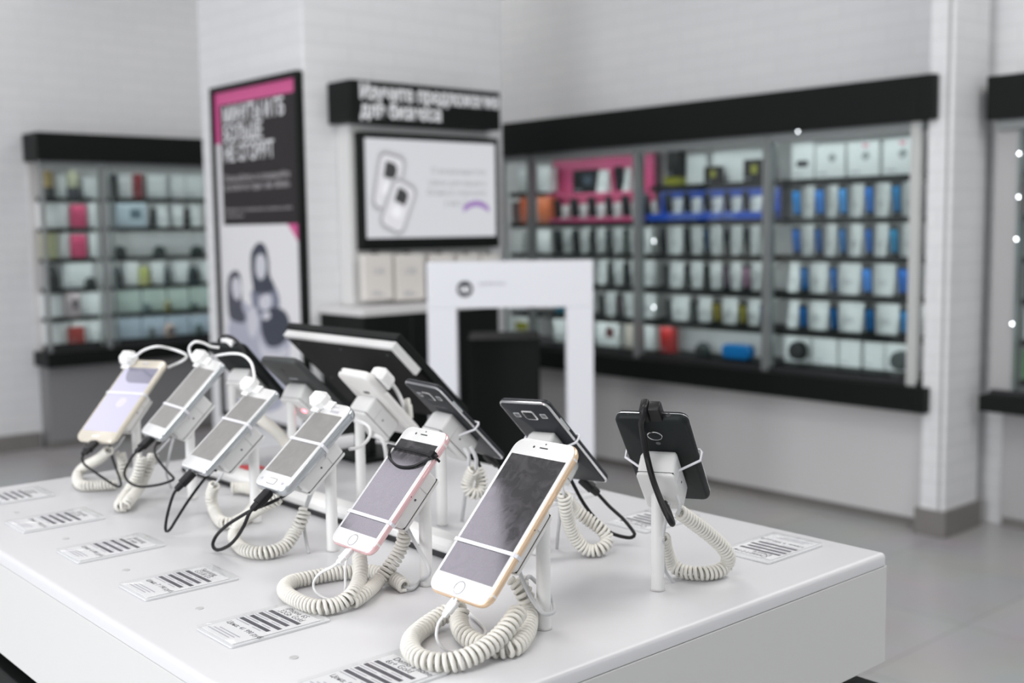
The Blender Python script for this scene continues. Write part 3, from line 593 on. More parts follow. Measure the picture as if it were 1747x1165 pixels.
for i, (s, py0, wf, xx) in enumerate((('МИНУТЫ И ГБ', 0, .80, 0), ('БОЛЬШЕ', 1, .52, 0), ('НЕ СГОРЯТ', 2, .66, 0))):
    z = (q(375, 212)[1], q(376, 244)[1], q(377, 277)[1])[i]
    text('headline', s, .108, M_TXTW, po, T(xl + .03, z, .0211), width=wl * wf, depth=.0004, bold=.002)
for i, s in enumerate(('Пользуйтесь и сохраняйте', 'остатки по тарифам «Мой»')):
    text('subtitle', s, .045, mat('dim_lettering', (.5, .48, .5), .5), po, T(xl + .02, (q(380, 311)[1], q(380, 326)[1])[i], .0211), width=wl * .86)
for i, s in enumerate(('Подробности об организаторе и условиях на сайте', 'и в салонах связи')):
    text('small_print', s, .02, mat('dim_lettering', (.5, .48, .5), .5), po, T(xl + .02, (q(381, 361)[1], q(381, 371)[1])[i], .0211), width=wl * (.88 if i == 0 else .25))
# the photograph on the poster: two women, the taller one holding a dark round bag
def blob(pts): return [Vector((*q(x, y), 0)) for x, y in pts]
ph = MB()
tones = [cm(172, 174, 190), cm(205, 206, 214), cm(120, 124, 142), cm(66, 68, 82), cm(48, 54, 70)]
def shape(tone, pts, k):
    ph.m(tone); c = resample([*blob(pts), blob(pts)[0]], None, 5)[:-1]; ph.prism([(p.x, p.y) for p in c], .0203, .0206 + .0004 * k)
def px2(l): return [(340 + x / 2.33, 100 + y / 2.33) for x, y in l]
shape(0, px2([(115, 1075), (130, 1000), (165, 960), (205, 985), (240, 950), (300, 975), (345, 1040), (360, 1120), (350, 1240), (320, 1390), (140, 1390), (120, 1240)]), 0)
shape(2, px2([(205, 930), (250, 880), (300, 905), (320, 970), (300, 1020), (250, 1030), (215, 990)]), 1)
shape(3, px2([(112, 900), (120, 860), (142, 842), (160, 855), (168, 900), (170, 990), (165, 1035), (125, 1035), (114, 980)]), 2)
shape(1, px2([(132, 880), (148, 868), (163, 885), (168, 925), (155, 960), (138, 945), (130, 910)]), 3)
shape(4, px2([(205, 830), (208, 770), (235, 732), (262, 745), (276, 800), (280, 860), (298, 900), (290, 925), (225, 930), (212, 890)]), 2)
shape(1, px2([(226, 790), (243, 775), (262, 790), (268, 830), (258, 870), (240, 878), (225, 845)]), 3)
shape(1, px2([(240, 950), (270, 935), (288, 950), (285, 985), (262, 1000), (240, 985)]), 3)
shape(4, px2([(245, 1035), (290, 990), (335, 1000), (358, 1040), (356, 1100), (320, 1140), (275, 1140), (250, 1090)]), 4)
shape(1, px2([(255, 1010), (278, 1005), (285, 1025), (268, 1040), (252, 1030)]), 5)
shape(3, px2([(140, 960), (175, 1000), (185, 1040), (160, 1050), (135, 1030)]), 3)
shape(1, px2([(195, 1000), (225, 990), (235, 1060), (215, 1110), (195, 1080)]), 3)
shape(1, px2([(235, 1090), (262, 1150), (310, 1165), (345, 1150), (350, 1180), (300, 1195), (250, 1180)]), 5)
ph.build('photo_print', tones, po, smooth=0)

# header sign and screen on the right face
TM = frame(Vector((0, CYF - .001, 0)), Vector((1, 0, 0)), Vector((0, 0, 1)), Vector((0, -1, 0)))
def tq(px, py, off): P = on_y(px, py, CYF - off); return (P.x, P.z)
hd = thing('header_sign', 'black box sign with white two-line lettering above the wall screen on the column', 'sign', TM)
HO = .19
hx0, hx1 = tq(598, 170, HO)[0], tq(853, 190, HO)[0]
hz1 = (tq(598, 134, HO)[1] + tq(853, 158, HO)[1]) / 2; hz0 = (tq(598, 207, HO)[1] + tq(853, 222, HO)[1]) / 2
MB().box(hx0, hx1, hz0, hz1, .002, HO).build('housing', M_BLACK, hd, smooth=0, bevel=.003)
hw = hx1 - hx0
text('lettering', 'Изучите предложение', .095, M_TXTW, hd, T(hx0 + .045, hz0 + (hz1 - hz0) * .56, HO + .0005), width=hw * .935, depth=.004, bold=.003)
text('lettering', 'для бизнеса', .095, M_TXTW, hd, T(hx0 + .05, hz0 + (hz1 - hz0) * .13, HO + .0005), width=hw * .52, depth=.004, bold=.003)
bd = thing('backing_board', 'white backing board behind the wall screen on the column', 'board', TM)
bx0, bx1 = tq(597, 320, .10)[0], hx1 + .01
zcab = tq(640, 527, .36)[1]
MB().box(bx0, bx1, zcab + .001, hz0 - .002, .002, .10).build('board', mat('board_white', (.70, .70, .69), .5), bd, smooth=0, bevel=.003)
tv = thing('wall_screen', 'black framed wall screen showing two sim cards and lines of text, on the column', 'screen', TM)
TO = .15
tx0, tx1 = tq(616, 330, TO)[0], tq(851, 330, TO)[0]
tz1 = (tq(616, 225, TO)[1] + tq(851, 236, TO)[1]) / 2; tz0 = (tq(616, 429, TO)[1] + tq(851, 420, TO)[1]) / 2
MB().box(tx0, tx1, tz0, tz1, .102, TO).build('housing', M_BLACK, tv, smooth=0, bevel=.004)
M_SCR = mat('lit_screen_white', (.05, .05, .05), .25, emit=(.72, .73, .77), es=.80)
sx0, sx1, sz0, sz1 = tx0 + .025, tx1 - .025, tz0 + .055, tz1 - .028
MB().box(sx0, sx1, sz0, sz1, TO, TO + .001).build('screen', M_SCR, tv, smooth=0)
def sm(n, v, c=(1, 1, 1.05)): return mat('lit_' + n, (.02, .02, .02), .3, emit=(v * c[0], v * c[1], v * c[2]), es=1.)
def tz(px, py): return tq(px, py, TO)
def card(cx, cy, ang, w, h, k):
    c = tz(cx, cy); M = T(c[0], c[1], TO + .0012 + k * .0012) @ Matrix.Rotation(math.radians(ang), 4, 'Z')
    MB().rr(w * 1.5, h * 1.33, .05, [(0, 0), (.0003, 0)]).build('card_halo', sm('halo', .47), tv, smooth=0, M=M)
    MB().rr(w * 1.25, h * 1.2, .035, [(.0003, 0), (.0005, 0)]).build('card_outline', sm('outline', .26), tv, smooth=0, M=M)
    MB().rr(w * 1.12, h * 1.1, .03, [(.0005, 0), (.0007, 0)]).build('sim_card', sm('cardw', .66), tv, smooth=0, M=M)
    MB().prism([(-w * .3, h * .08), (w * .3, h * .08), (w * .3, h * .34), (w * .12, h * .42), (-w * .3, h * .42)], .0007, .0009).build('chip', sm('chip', .035), tv, smooth=0, M=M)
    MB().rr(w * .5, h * .25, .01, [(.0007, 0), (.0009, 0)], T(0, -h * .14, 0)).build('label_patch', sm('patch', .80), tv, smooth=0, M=M)
card(663, 311, -12, .115, .22, 0)
card(679, 352, -24, .11, .20, 1)
for i, (s, x0, py, wd) in enumerate((('О возможностях', 753, 294, .29), ('связи для вашего', 716, 313, .39), ('бизнеса спросите', 725, 329, .37), ('у нас онлайн', 755, 346, .27))):
    text('caption', s, .042, sm('caption', .30), tv, T(tz(829, py)[0] , tz(829, py + 5)[1], TO + .0012), align='RIGHT', width=None)
c0 = tz(790, 358); c1 = tz(834, 358)
arc = [(c0[0] + (c1[0] - c0[0]) * k / 8, c0[1] + .03 * math.sin(PI * k / 8)) for k in range(9)]
MB().prism([(x, z - .012) for x, z in arc] + [(x, z + .016) for x, z in reversed(arc)], TO + .0012, TO + .0016).build('violet_underline', sm('violet', .30, (1., .55, 1.45)), tv, smooth=0)
# white hook shelf with boxed accessories below the screen
for i, (p0, p1) in enumerate(((622, 670), (676, 725), (735, 775), (783, 818), (824, 851))):
    x0, x1 = tq(p0, 470, .19)[0], tq(p1, 470, .19)[0]
    zt_, zb_ = tq(p0, 434, .19)[1], tq(p0, 513, .19)[1]
    t = thing('hanging_box', 'cream white accessory box hanging below the wall screen, %s from the left' % ORD[i], 'box', frame(Vector(((x0 + x1) / 2, CYF - .19, zb_)), Vector((1, 0, 0)), Vector((0, 0, 1)), Vector((0, -1, 0))), 'accessory boxes hanging below the wall screen')
    w, h = x1 - x0, zt_ - zb_
    MB().box(-w / 2, w / 2, 0, h, -.035, 0).build('carton', mat('cream_carton', (.76, .73, .69), .5), t, smooth=0, bevel=.002)
    text('print', 'USB', w * .26, M_INK2, t, T(-w * .2, h * .56, .0004), width=w * .38)
    MB().box(-w * .25, w * .2, h * .10, h * .13, 0, .0006).box(-w * .25, w * .05, h * .16, h * .19, 0, .0006).build('small_print', M_INK2, t, smooth=0)
    MB().box(-w * .14, w * .14, h, h + .012, -.02, -.018).build('hang_tab', M_DARK, t, smooth=0)
    MB().tube([(0, h + .006, -.09), (0, h + .006, .0), (0, h + .012, .008)], .0025, 8).build('hook', M_STEEL, t)
bc = thing('black_cabinet', 'black floor cabinet with a white top against the column below the hanging boxes', 'cabinet', T(0, 0, 0))
x0, x1 = tq(620, 560, .36)[0], tq(851, 560, .36)[0]; zc = tq(640, 527, .36)[1]
MB().box(x0, x1, CYF - .36, CYF - .012, .06, zc - .03).build('body', M_BLACK, bc, smooth=0, bevel=.003)
MB().box(x0 - .005, x1 + .005, CYF - .365, CYF - .012, zc - .03, zc).build('top', M_WALL, bc, smooth=0, bevel=.002)
MB().box(x0 + .02, x1 - .02, CYF - .33, CYF - .012, 0, .06).build('plinth', M_DARK, bc, smooth=0)
for k in (1, 2): MB().box(x0 + (x1 - x0) * k / 3 - .002, x0 + (x1 - x0) * k / 3 + .002, CYF - .3605, CYF - .36, .07, zc - .035).build('door_gap', M_DARK, bc, smooth=0)
# black counter box, seen through the portal
def on_pl(px, py, P0, n): d = ray((px, py)); return CAM + d * ((P0 - CAM).dot(n) / d.dot(n))
hz_ = Vector((cf.x, cf.y, 0)).normalized(); hr = Vector((hz_.y, -hz_.x, 0))
kb = thing('black_counter', 'low black counter standing behind the white portal', 'counter', frame(Vector((on_d(862, 700, 4.75).x, on_d(862, 700, 4.75).y, 0)), hr, -hz_ * -1, Vector((0, 0, 1))))
zk = on_d(862, 577, 4.75).z; wk = (on_d(920, 577, 4.75) - on_d(800, 577, 4.75)).length
MB().box(-wk / 2, wk / 2, 0, .35, 0.04, zk - .02).build('body', M_BLACK, kb, smooth=0, bevel=.003)
MB().box(-wk / 2 - .004, wk / 2 + .004, -.006, .35, zk - .02, zk).build('top', M_BLACK, kb, smooth=0, bevel=.002)
MB().box(-wk / 2 + .02, wk / 2 - .02, .03, .33, 0, .04).build('plinth', M_DARK, kb, smooth=0)
# white portal stand
P0 = on_d(870, 490, 4.35); P0.z = 0
gt = thing('portal_stand', 'white portal shaped display stand with a round dark logo, behind the table', 'display stand', frame(P0, hr, Vector((0, 0, 1)), -hz_))
def gu(px, py): P = on_pl(px, py, P0, hz_); return ((P - P0).dot(hr), P.z)
gl, gr_ = gu(728, 480)[0], gu(1012, 480)[0]; gtz = gu(870, 446)[1]; gbz = gu(870, 525)[1]; l1 = gu(780, 600)[0]; r0 = gu(967, 600)[0]
M_GATE = noisy(mat('portal_white', (.69, .70, .74), .35), 3, .01)
MB().box(gl, l1, 0, gbz, -.13, 0).build('leg', M_GATE, gt, smooth=0, bevel=.003)
MB().box(r0, gr_, 0, gbz, -.13, 0).build('leg', M_GATE, gt, smooth=0, bevel=.003)
MB().box(gl, gr_, gbz, gtz, -.13, 0).build('beam', M_GATE, gt, smooth=0, bevel=.003)
lg = gu(793, 493)
M_LOGO = mat('logo_ink', (.02, .022, .035), .4)
MB().add([], []).cyl((lg[0], lg[1], 0), (lg[0], lg[1], .0015), .031, None, 36).build('round_logo', M_LOGO, gt)
text('logo_letters', 'up', .036, M_TXTW, gt, T(lg[0] - .021, lg[1] - .008, .0018), width=.04, bold=.001)
g2 = gu(817, 487)
text('brand_lettering', 'SAMSUNG', .018, mat('grey_letter', (.25, .25, .29), .5), gt, T(g2[0], g2[1], .0006), width=.10)
# ============================================================ DISPLAY TABLE
X0, X1, Y0, Y1 = .389, 1.079, .626, 1.638
tb = thing('display_table', 'white rectangular display table with a black base, holding rows of tethered phones', 'table', T((X0 + X1) / 2, (Y0 + Y1) / 2, 0))
TI = T(-(X0 + X1) / 2, -(Y0 + Y1) / 2, 0)
cx_, cy_ = (X0 + X1) / 2, (Y0 + Y1) / 2
b = MB(); w_, d_ = X1 - X0, Y1 - Y0
prof = [(TT - .013, .0), (TT - .0045, 0), (TT - .0022, .0008), (TT - .0008, .0022), (TT, .0045)]
b.rr(w_, d_, .006, [(TT - .013, .003)] + prof, None, 5).build('table_top', M_WHITE, tb, smooth=30)
M_SIDE = noisy(mat('white_side_panel', (.60, .60, .59), .38), 4, .012)
pz0, pz1 = TT - .12, TT - .0138
for nm, (a0_, a1_, c0_, c1_) in (('side_panel', (-w_ / 2, w_ / 2, -d_ / 2, -d_ / 2 + .018)), ('side_panel', (-w_ / 2, w_ / 2, d_ / 2 - .018, d_ / 2)),
                                 ('side_panel', (-w_ / 2, -w_ / 2 + .018, -d_ / 2 + .018, d_ / 2 - .018)), ('side_panel', (w_ / 2 - .018, w_ / 2, -d_ / 2 + .018, d_ / 2 - .018))):
    MB().box(a0_, a1_, c0_, c1_, pz0, pz1).build(nm, M_SIDE, tb, smooth=0, bevel=.0012)
MB().box(-w_ / 2 + .03, w_ / 2 - .03, -d_ / 2 + .03, d_ / 2 - .03, TT - .15, pz1).build('inner_frame', M_DARK, tb, smooth=0)
MB().box(-w_ / 2 + .003, w_ / 2 - .003, -d_ / 2 + .003, d_ / 2 - .003, .0, TT - .143).build('base', M_BLACK, tb, smooth=0, bevel=.002)
M_CAP = mat('grey_cap', (.50, .50, .50), .4)
for y in (.799, .967, 1.133, 1.301, 1.469):
    MB().cyl((.463 - cx_, y - cy_, TT - .001), (.463 - cx_, y - cy_, TT + .0006), .0042, .0038, 20).build('screw_cap', M_CAP, tb)
# raised white cable trunking along the middle
tr = thing('cable_trunking', 'white cable trunking with a black foot running along the middle of the table', 'trunking', T(.742, 1.24, TT))
MB().box(-.0165, .010, -.315, .315, .0, .006).build('foot', M_DARK, tr, smooth=0)
MB().rr(.034, .634, .008, [(.006, .002), (.009, 0), (.014, 0), (.018, .003), (.0195, .007)]).build('cover', M_PLAST, tr)

# ============================================================ PHONES
def pose(c, az, el, roll, back, t):
    a, e, r = math.radians(az), math.radians(el), math.radians(roll)
    out = Vector((math.cos(e) * math.cos(a), math.cos(e) * math.sin(a), math.sin(e)))
    right = Vector((0, 0, 1)).cross(out).normalized(); up = out.cross(right)
    r2 = right * math.cos(r) + up * math.sin(r); u2 = out.cross(r2)
    C = Vector((c[0], c[1], c[2] + CAM.z)) - out * t / 2
    return frame(C, r2, u2, out) if not back else frame(C, -r2, u2, -out)
def screen_mat(name, col, rough, smudge=0., spec=.9):
    M = mat(name, col, rough, spec=spec)
    nt = M.node_tree; b = nt.nodes['Principled BSDF']; tc = nt.nodes.new('ShaderNodeTexCoord'); n = nt.nodes.new('ShaderNodeTexNoise')
    n.inputs['Scale'].default_value = 55; n.inputs['Detail'].default_value = 7; n.inputs['Distortion'].default_value = 1.6
    nt.links.new(tc.outputs['Object'], n.inputs['Vector'])
    mr = nt.nodes.new('ShaderNodeMapRange'); mr.inputs[1].default_value = .35; mr.inputs[2].default_value = .7
    mr.inputs[3].default_value = rough; mr.inputs[4].default_value = rough + smudge
    nt.links.new(n.outputs['Fac'], mr.inputs[0]); nt.links.new(mr.outputs[0], b.inputs['Roughness'])
    mx = nt.nodes.new('ShaderNodeMix'); mx.data_type = 'RGBA'; mx.inputs[6].default_value = (*col, 1); k = 1 + smudge * 2.2
    k = 1 + smudge * 2.2 if smudge > .055 else 1.8
    mx.inputs[7].default_value = (col[0] * k, col[1] * k, col[2] * k, 1)
    nt.links.new(mr.outputs[0], mx.inputs[0]); 
    mr2 = nt.nodes.new('ShaderNodeMapRange'); mr2.inputs[1].default_value = .4; mr2.inputs[2].default_value = .65
    nt.links.new(n.outputs['Fac'], mr2.inputs[0]); nt.links.new(mr2.outputs[0], mx.inputs[0]); nt.links.new(mx.outputs[2], b.inputs['Base Color'])
    return M
M_SCR_I = screen_mat('smudged_dark_screen', (.030, .0285, .030), .05, .05)
M_SCR_S = screen_mat('matt_film_screen', (.225, .218, .208), .35, .06, .5)
M_SCR_L = mat('lit_lilac_screen', (.04, .04, .05), .2, emit=(.55, .54, .70), es=1.)
M_SCR_L2 = mat('lit_grey_screen', (.04, .04, .05), .2, emit=(.20, .20, .27), es=1.)
M_GLW = noisy(mat('white_phone_glass', (.69, .69, .685), .15), 50, .01)
M_ROSE = noisy(mat('rose_gold_metal', (.90, .60, .61), .30, .7), 90, .03)
M_GOLD = noisy(mat('gold_metal', (.86, .64, .44), .32, .7), 90, .03)
M_ANT = mat('antenna_band', (.78, .76, .74), .4)
M_SILV = noisy(mat('silver_rim', (.52, .55, .57), .22, .85), 90, .03)
M_GALB = noisy(mat('dark_blue_back', (.014, .0165, .021), .40, spec=.3), 120, .12)
M_HTC = noisy(mat('charcoal_back', (.010, .013, .0135), .5, spec=.2), 150, .12)
M_CHAMP = noisy(mat('champagne', (.72, .67, .57), .3, .3), 60, .03)
M_WBACK = noisy(mat('white_phone_back', (.76, .75, .73), .35), 50, .02)
M_RINGI = mat('home_ring', (.45, .45, .46), .25, .7)
PH = {}
def phone(key, name, label, c, az, el, roll, w, h, t, back=False, body=M_SILV, front=M_GLW, scr=M_SCR_S, tm=.018, bm=.018, sm_=.004, r=.009, home=None, group=None):
    M = pose(c, az, el, roll, back, t); PH[key] = (M, w, h, t)
    p = thing(name, label, 'smartphone', M, group)
    e = min(t * .42, .0032)
    MB().rr(w, h, r, [(-t / 2, e * .9), (-t / 2 + e * .25, e * .35), (-t / 2 + e, 0), (t / 2 - e * .7, 0), (t / 2 - e * .15, e * .28), (t / 2 - .0002, e * .55)], None, 9).build('body', body, p, smooth=50)
    MB().rr(w - .0022, h - .0022, r - .001, [(t / 2 - .0006, .0), (t / 2 + .0001, 0), (t / 2 + .0004, .0004)], None, 9).build('front_panel', front, p, smooth=40)
    z = t / 2 + .0004
    MB().box(-w / 2 + sm_, w / 2 - sm_, -h / 2 + bm, h / 2 - tm, z, z + .00015).build('screen', scr, p, smooth=0)
    if home == 'ring':
        rr_ = .0056; loops = []
        path = [(math.cos(k / 28 * 2 * PI) * rr_, -h / 2 + bm / 2 + math.sin(k / 28 * 2 * PI) * rr_, z + .0001) for k in range(29)]
        MB().cyl((0, -h / 2 + bm / 2, z - .0001), (0, -h / 2 + bm / 2, z + .00015), rr_, None, 28).build('home_button', front, p)
        MB().tube(path, .00034, 6).build('home_ring', M_RINGI, p)
        MB().rr(.0105, .0012, .0006, [(z, 0), (z + .0001, 0)], T(0, h / 2 - tm * .47, 0)).build('earpiece', M_DARK, p)
        MB().cyl((-.0125, h / 2 - tm * .47, z), (-.0125, h / 2 - tm * .47, z + .0001), .0012, None, 14).build('front_camera', M_DARK, p)
        MB().cyl((0, h / 2 - tm * .24, z), (0, h / 2 - tm * .24, z + .0001), .0008, None, 12).build('sensor', M_DARK, p)
        for s in (1, -1):                       # antenna bands cross the rim near top and bottom
            for yy in (h / 2 - .0125, -h / 2 + .0125):
                MB().box(s * (w / 2 - .0006), s * (w / 2 + .00006), yy - .0009, yy + .0009, -t / 2 + .0016, t / 2 - .0012).build('antenna_line', M_ANT, p, smooth=0)
        for k, (yy, ln_) in enumerate(((h * .17, .0105), (h * .30, .0012))):
            MB().box(w / 2 - .0004, w / 2 + .0005, yy - ln_ / 2, yy + ln_ / 2, -.001, .001).build('side_button', body, p, smooth=0, bevel=.0003)
        MB().cyl((w / 2 - .0003, -h * .02, 0), (w / 2 + .0001, -h * .02, 0), .0006, None, 10).build('side_mark', M_DARK, p)
    elif home == 'rect':
        MB().rr(.0155, .0068, .0022, [(z - .0001, 0), (z + .0006, .0003)], T(0, -h / 2 + bm * .48, 0)).build('home_button', front, p)
        MB().rr(.0165, .0078, .0026, [(z - .0001, 0), (z + .0002, .0001)], T(0, -h / 2 + bm * .48, 0)).build('home_button_rim', M_RINGI, p)
        for s in (-1, 1): MB().rr(.004, .003, .0005, [(z, 0), (z + .0001, 0)], T(s * w * .33, -h / 2 + bm * .5, 0)).build('touch_key', M_INK2, p)
        MB().rr(.012, .0015, .0007, [(z, 0), (z + .0001, 0)], T(.002, h / 2 - tm * .35, 0)).build('earpiece', M_INK2, p)
        MB().rr(.016, .003, .0004, [(z, 0), (z + .0001, 0)], T(.006, h / 2 - tm * .72, 0)).build('brand_print', M_INK2, p)
        MB().box(w / 2 - .0003, w / 2 + .0006, h * .12, h * .25, -.0012, .0012).build('side_button', body, p, smooth=0, bevel=.0004)
    return p
pA = phone('A', 'smartphone', 'big white fronted smartphone with a gold rim on the stand nearest the camera', (.6161, .7125, -.241), 179.1, 43.6, 1.1, .0779, .1582, .0073, False, M_GOLD, M_GLW, M_SCR_I, .0183, .0183, .0048, .0125, 'ring')
pB = phone('B', 'smartphone', 'white fronted smartphone with a pink rim and a black cable tie round it', (.6177, .8785, -.2426), 180.6, 44.3, -.1, .0671, .1383, .0071, False, M_ROSE, M_GLW, M_SCR_I, .0166, .0166, .0043, .0105, 'ring')
pC = phone('C', 'smartphone', 'small white smartphone with a rectangular home key, next behind the pink rimmed one', (.6254, 1.0455, -.2259), 180.3, 49.4, 0, .0625, .1203, .0107, False, M_SILV, M_GLW, M_SCR_S, .0165, .0195, .0052, .013, 'rect')
pD = phone('D', 'smartphone', 'narrow edged white smartphone with grey screen, third behind the gold rimmed one', (.6272, 1.2142, -.2285), 179.2, 49.2, -.1, .0624, .1297, .0085, False, M_SILV, M_GLW, M_SCR_S, .0165, .0175, .0048, .007, None)
pE = phone('E', 'smartphone', 'white smartphone with a grey screen, second from the left end of the table', (.648, 1.3801, -.2115), 179.2, 45.3, -1.5, .0617, .128, .0095, False, M_SILV, M_GLW, M_SCR_S, .016, .0165, .0048, .009, None)
pF = phone('F', 'smartphone', 'pale gold smartphone with a lit lilac screen, furthest left on the table', (.6391, 1.5512, -.2309), -160.2, 47.8, 1.4, .073, .147, .0078, False, M_CHAMP, M_CHAMP, M_SCR_L, .016, .0165, .0045, .011, None)
w, h, t = PH['F'][1:]
z = t / 2 + .00055
arc = [(-.0325 + .06 + .03 * math.cos(a), h / 2 - .016 - .0 + .03 * math.sin(a)) for a in [PI + PI / 2 * k / 10 for k in range(11)]]
MB().prism([(w / 2 - .0045, h / 2 - .016), (-w / 2 + .012, h / 2 - .016)] + [(-w / 2 + .012 + .02 * (1 - math.cos(PI / 2 * k / 8)), h / 2 - .016 - .028 * math.sin(PI / 2 * k / 8)) for k in range(1, 9)] + [(w / 2 - .0045, h / 2 - .044)], z, z + .00008).build('dark_wallpaper', M_SCR_L2, pF, smooth=0)
MB().cyl((.004, -.006, z), (.004, -.006, z + .00008), .0085, None, 24).build('screen_icon', mat('lit_icon', (.04, .04, .05), .3, emit=(.76, .72, .76), es=1.), pF, smooth=0)
MB().rr(.012, .002, .001, [(z, 0), (z + .0001, 0)], T(0, h / 2 - .007, 0)).build('earpiece', M_SILV, pF)
MB().rr(.016, .005, .002, [(z - .0001, 0), (z + .0004, .0003)], T(0, -h / 2 + .0075, 0)).build('home_button', M_CHAMP, pF)

def galaxy_back(p, w, h, t, withtext=False):
    zb = -t / 2
    MB().rr(.017, .015, .003, [(zb - .0012, .0015), (zb - .0007, 0), (zb + .0002, 0)], T(0, h / 2 - .0195, 0)).build('camera_ring', M_CHROME, p)
    MB().rr(.0135, .0118, .002, [(zb - .0014, .0002), (zb, 0)], T(0, h / 2 - .0195, 0)).build('camera_bump', M_GALB, p)
    MB().cyl((0, h / 2 - .0195, zb - .0016), (0, h / 2 - .0195, zb), .0042, None, 24).build('camera_lens', M_DPH, p)
    for s in (-1, 1):
        f = MB().rr(.0085, .0075, .0012, [(zb - .0004, .0002), (zb + .0002, 0)], T(s * .0185, h / 2 - .0205, 0)).build('flash' if s > 0 else 'loudspeaker', M_STEEL, p)
        MB().rr(.0058, .005, .001, [(zb - .0006, .0001), (zb, 0)], T(s * .0185, h / 2 - .0205, 0)).build('inner_window', mat('smoke_window', (.10, .10, .11), .25), f)
    # chamfered bright edge that frames the back
    ring = []
    for z_, ins in ((-t / 2 + .0006, .0009), (-t / 2 + .0016, -.00015), (-t / 2 + .0026, -.00005)):
        ring.append((z_, ins))
    MB().rr(w, h, .0075, ring, None, 9).build('bright_edge', M_CHROME, p, smooth=40)
    MB().box(-w / 2 - .0005, -w / 2 + .0003, h * .16, h * .30, -.0014, .0014).build('volume_key', M_STEEL, p, smooth=0, bevel=.0004)
    if withtext: text('brand_print', 'SAMSUNG', .0062, mat('grey_print_b', (.12, .12, .13), .4), p, T(.0, .027, zb - .0001) @ Matrix.Rotation(PI, 4, 'Y') @ T(-.013, 0, 0), width=.026)
R1_ = phone('R1', 'smartphone', 'black smartphone seen from behind with a round camera ring, furthest right on the table', (.8191, .712, -.223), -152.3, -44.9, 1.5, .0689, .136, .0095, True, M_HTC, M_DPH, M_DPH, .014, .014, .004, .0085)
w, h, t = PH['R1'][1:]
MB().tube([(math.cos(k / 28 * 2 * PI) * .0068, h / 2 - .0265 + math.sin(k / 28 * 2 * PI) * .0062, -t / 2 - .0002) for k in range(29)], .0005, 6).build('camera_ring', M_CHROME, R1_)
MB().cyl((0, h / 2 - .0265, -t / 2 - .0006), (0, h / 2 - .0265, -t / 2 + .001), .0058, None, 26).build('camera_lens', M_DPH, R1_)
MB().rr(w, h, .0085, [(t / 2 - .0032, .0002), (t / 2 - .0026, -.0002), (t / 2 - .0020, .0001)], None, 9).build('bright_edge', M_CHROME, R1_, smooth=40)
MB().cyl((-.017, h / 2 - .0004, 0), (-.017, h / 2 + .0002, 0), .0022, None, 18).build('headphone_socket', M_DARK, R1_)
MB().cyl((.021, h / 2 - .0004, 0), (.021, h / 2 + .0002, 0), .0007, None, 10).build('microphone_hole', M_DARK, R1_)
for lens_y in (h / 2 - .0385,): MB().cyl((-.001, lens_y, -t / 2 - .0002), (-.001, lens_y, -t / 2 + .0005), .0024, None, 16).build('flash', mat('smoke_window', (.10, .10, .11), .25), R1_)
R2_ = phone('R2', 'smartphone', 'dark blue smartphone seen from behind, just behind the gold rimmed phone', (.8344, .8806, -.2307), -170.8, -44.4, 4.5, .0685, .1383, .0072, True, M_GALB, M_DPH, M_DPH, .014, .014, .004, .0075)
galaxy_back(R2_, *PH['R2'][1:])
R3_ = phone('R3', 'smartphone', 'dark smartphone seen from behind in front of the white portal leg', (.8333, 1.0509, -.2271), 177.2, -45.6, -2.3, .0685, .1383, .0072, True, M_GALB, M_DPH, M_DPH, .014, .014, .004, .0075)
galaxy_back(R3_, *PH['R3'][1:], True)
R4_ = phone('R4', 'smartphone', 'white smartphone seen from behind in front of the tilted black monitor', (.8362, 1.2125, -.2257), 183.7, -45.5, -2.4, .062, .125, .0105, True, M_WBACK, M_WBACK, M_DPH, .016, .016, .005, .011)
w, h, t = PH['R4'][1:]
MB().rr(.0125, .0045, .002, [(-t / 2 - .0002, 0), (-t / 2 + .0005, 0)], T(-.004, h / 2 - .034, 0) @ Matrix.Rotation(-.1, 4, 'Z')).build('camera_window', M_DPH, R4_)
MB().cyl((.022, h / 2 - .0004, 0), (.022, h / 2 + .0002, 0), .0018, None, 14).build('headphone_socket', M_DARK, R4_)
MB().box(-w / 2 - .0006, -w / 2 + .0003, h * .05, h * .18, -.001, .002).build('side_button', M_WBACK, R4_, smooth=0, bevel=.0004)
R5_ = phone('R5', 'smartphone', 'dark grey smartphone seen from behind, left of the tilted black monitor', (.8324, 1.3856, -.2199), 197, -51, 0, .068, .138, .009, True, mat('slate_back', (.045, .05, .05), .42), M_DPH, M_DPH, .014, .014, .004, .009)
w, h, t = PH['R5'][1:]
MB().rr(.003, .010, .001, [(-t / 2 - .0002, 0), (-t / 2 + .0005, 0)], T(.004, h / 2 - .022, 0)).build('camera_window', M_DARK, R5_)
MB().rr(.016, .003, .001, [(-t / 2 - .0002, 0), (-t / 2 + .0005, 0)], T(.0, .026, 0)).build('brand_print', M_INK2, R5_)
R6_ = phone('R6', 'smartphone', 'black smartphone seen from behind just right of the second phone from the left', (.8354, 1.5527, -.2137), 204, -48.6, 0, .068, .138, .009, True, M_HTC, M_DPH, M_DPH, .014, .014, .004, .009)

